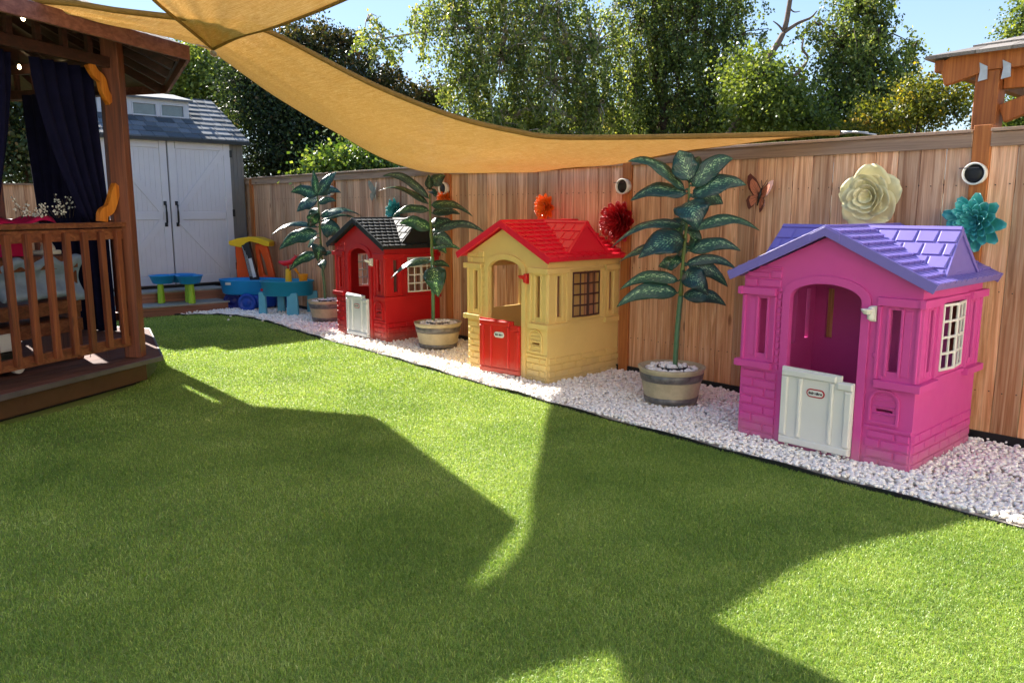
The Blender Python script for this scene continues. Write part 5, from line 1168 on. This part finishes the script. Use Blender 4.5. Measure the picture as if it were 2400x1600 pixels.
tree('cedar_tree', 'bronze green cedar with feathery tips above the long shade sail', 'tree', 15.5, [(800, 330), (770, 100)], [(760, 130, 75, 55), (720, 100, 40, 30), (850, 200, 90, 55), (930, 250, 90, 50), (680, 130, 50, 50), (800, 110, 30, 25), (1010, 240, 60, 30), (860, 280, 120, 60)], M['lf_cedar'], M['bark'], 32000, .055, 'spray')
tree('shrub', 'bright green laurel shrub rising over the fence beside the evergreen', 'shrub', 11.9, [(830, 430), (830, 350)], [(790, 385, 40, 16), (850, 378, 50, 20), (920, 400, 50, 12), (760, 400, 30, 12)], M['lf_laurel'], M['bark'], 5200, .06, 'bush', group='shrubs beyond the fence', tr=.04, tone=.15)
tree('birch_tree', 'drooping pale birch with a white trunk right of the cedar', 'tree', 14.5, [(1375, 340), (1360, 170), (1318, 60), (1300, -60)], [(1060, 40, 100, 90), (1170, 130, 110, 120), (1090, 190, 70, 70), (1270, 40, 110, 110), (1300, 200, 100, 90), (1180, -50, 150, 70), (1390, 120, 80, 130), (1200, 270, 110, 50), (1400, 250, 80, 60), (1130, 300, 120, 45), (1290, 320, 110, 45), (980, 20, 25, 30), (900, 90, 45, 30), (860, 50, 25, 25)], M['lf_birch'], M['birch'], 54000, .052, 'hang', tr=.10, tone=.05)
tree('birch_tree', 'tall full birch behind the middle of the fence', 'tree', 15.2, [(1560, 320), (1540, 150), (1530, -60)], [(1500, 60, 90, 110), (1580, 160, 100, 110), (1480, 200, 70, 90), (1620, 40, 100, 110), (1700, 100, 80, 100), (1560, -50, 140, 70), (1500, 290, 90, 50), (1650, 240, 90, 80), (1730, 220, 80, 70), (1430, 315, 80, 45), (1600, 315, 110, 45), (1740, 300, 90, 55), (1720, -20, 60, 50)], M['lf_birch'], M['bark'], 58000, .052, 'hang', tr=.14, tone=-.05)
tree('hedge_tree', 'dark leafy understorey tree low behind the middle of the fence', 'tree', 16.6, [(1560, 360), (1560, 290)], [(1250, 300, 80, 32), (1370, 305, 60, 50), (1450, 315, 70, 30), (1560, 300, 80, 60), (1660, 315, 70, 38), (1740, 290, 60, 70), (1830, 305, 80, 45), (1160, 290, 60, 30), (1910, 300, 50, 35), (1500, 270, 40, 40)], M['lf_birch'], M['bark'], 26000, .065, 'spray', tone=-.2)
tree('birch_tree', 'birch crown standing alone against the sky left of the pavilion', 'tree', 13.2, [(1990, 320), (2000, 150), (2010, 20)], [(2010, 30, 75, 60), (1980, 110, 85, 70), (2060, 90, 80, 60), (2030, 180, 110, 70), (1960, 240, 100, 70), (2080, 230, 80, 60), (1960, 300, 90, 40), (2080, 290, 90, 40), (2040, -30, 60, 50), (2140, 120, 30, 40), (1900, 270, 70, 50), (1920, 60, 30, 25)], M['lf_birch'], M['bark'], 32000, .05, 'hang', tr=.09)
tree('shrub', 'yellow and green autumn shrub just left of the pavilion post', 'shrub', 10.8, [(2150, 330), (2150, 250)], [(2160, 245, 55, 40), (2210, 270, 50, 40), (2110, 275, 55, 40), (2240, 240, 25, 30), (2180, 210, 30, 20), (2060, 295, 50, 25)], M['lf_yel'], M['bark'], 9000, .042, 'spray', group='shrubs beyond the fence', tr=.05)
tree('shrub', 'green shrub between the two birches under the dead branches', 'shrub', 12.4, [(1840, 330), (1830, 240)], [(1830, 230, 60, 60), (1775, 200, 45, 60, -.6), (1780, 260, 60, 60, -.5), (1880, 290, 60, 50), (1750, 180, 40, 50)], M['lf_mid'], M['bark'], 14000, .055, 'bush', group='shrubs beyond the fence', tr=.06)
tree('far_tree', 'hazy green tree far beyond the pavilion at the right edge', 'tree', 20, [(2400, 330), (2400, 100)], [(2400, 60, 40, 60), (2390, 270, 45, 60), (2440, 150, 60, 100), (2370, 300, 30, 30)], M['lf_mid'], M['bark'], 12000, .075, 'bush')
tree('garden_tree', 'light green tree between the gazebo roof and the shed', 'tree', 17.5, [(460, 330), (460, 160)], [(400, 190, 70, 60), (480, 170, 80, 70), (540, 230, 60, 60), (330, 220, 60, 40), (440, 240, 70, 40)], M['lf_mid'], M['bark'], 22000, .075, 'bush', tone=.15)
tree('garden_tree', 'dark tree seen through the gazebo between the curtains', 'tree', 18.5, [(60, 400), (60, 200)], [(60, 230, 90, 80), (60, 380, 110, 90), (-40, 300, 90, 130), (140, 200, 90, 90), (160, 380, 90, 80)], M['lf_dark'], M['bark'], 26000, .09, 'bush', tone=.1)
# dead branching tree
D_ = 12.0; base = gd(1700, 330, D_); t = thing('dead_tree', 'bare grey dead tree leaning right with forked branches against the sky', 'tree', (base.x, base.y, 0), 'trees beyond the fence')
def br(pts2, r0, r1): 
    pts_ = smooth_poly([tuple(gd(x, y, D_)) for x, y in pts2], 5); b.tube(pts_, [r0+(r1-r0)*i/(len(pts_)-1) for i in range(len(pts_))], 7)
b = MB(); b.tube([(base.x, base.y, 0), base], .10, 8)
br([(1700, 330), (1760, 230), (1800, 140), (1835, 80), (1850, 10), (1856, -40)], .06, .028); b.build('trunk', M['dead'], t, True)
b = MB(); br([(1838, 76), (1870, 55), (1900, 42), (1915, 26)], .03, .008); br([(1838, 76), (1825, 60), (1812, 50)], .02, .006); br([(1822, 105), (1840, 108), (1855, 102)], .014, .005)
b.build('branch', M['dead'], t, True)
b = MB(); br([(1800, 240), (1850, 190), (1880, 160), (1893, 135), (1880, 115), (1884, 90)], .035, .010); br([(1800, 240), (1855, 195), (1890, 186)], .03, .008); br([(1893, 135), (1905, 128)], .008, .004); br([(1880, 160), (1840, 158), (1828, 160)], .01, .006); br([(1868, 172), (1850, 150), (1864, 130)], .008, .004); br([(1846, 14), (1860, 28), (1875, 27)], .014, .005)
b.build('branch', M['dead'], t, True)
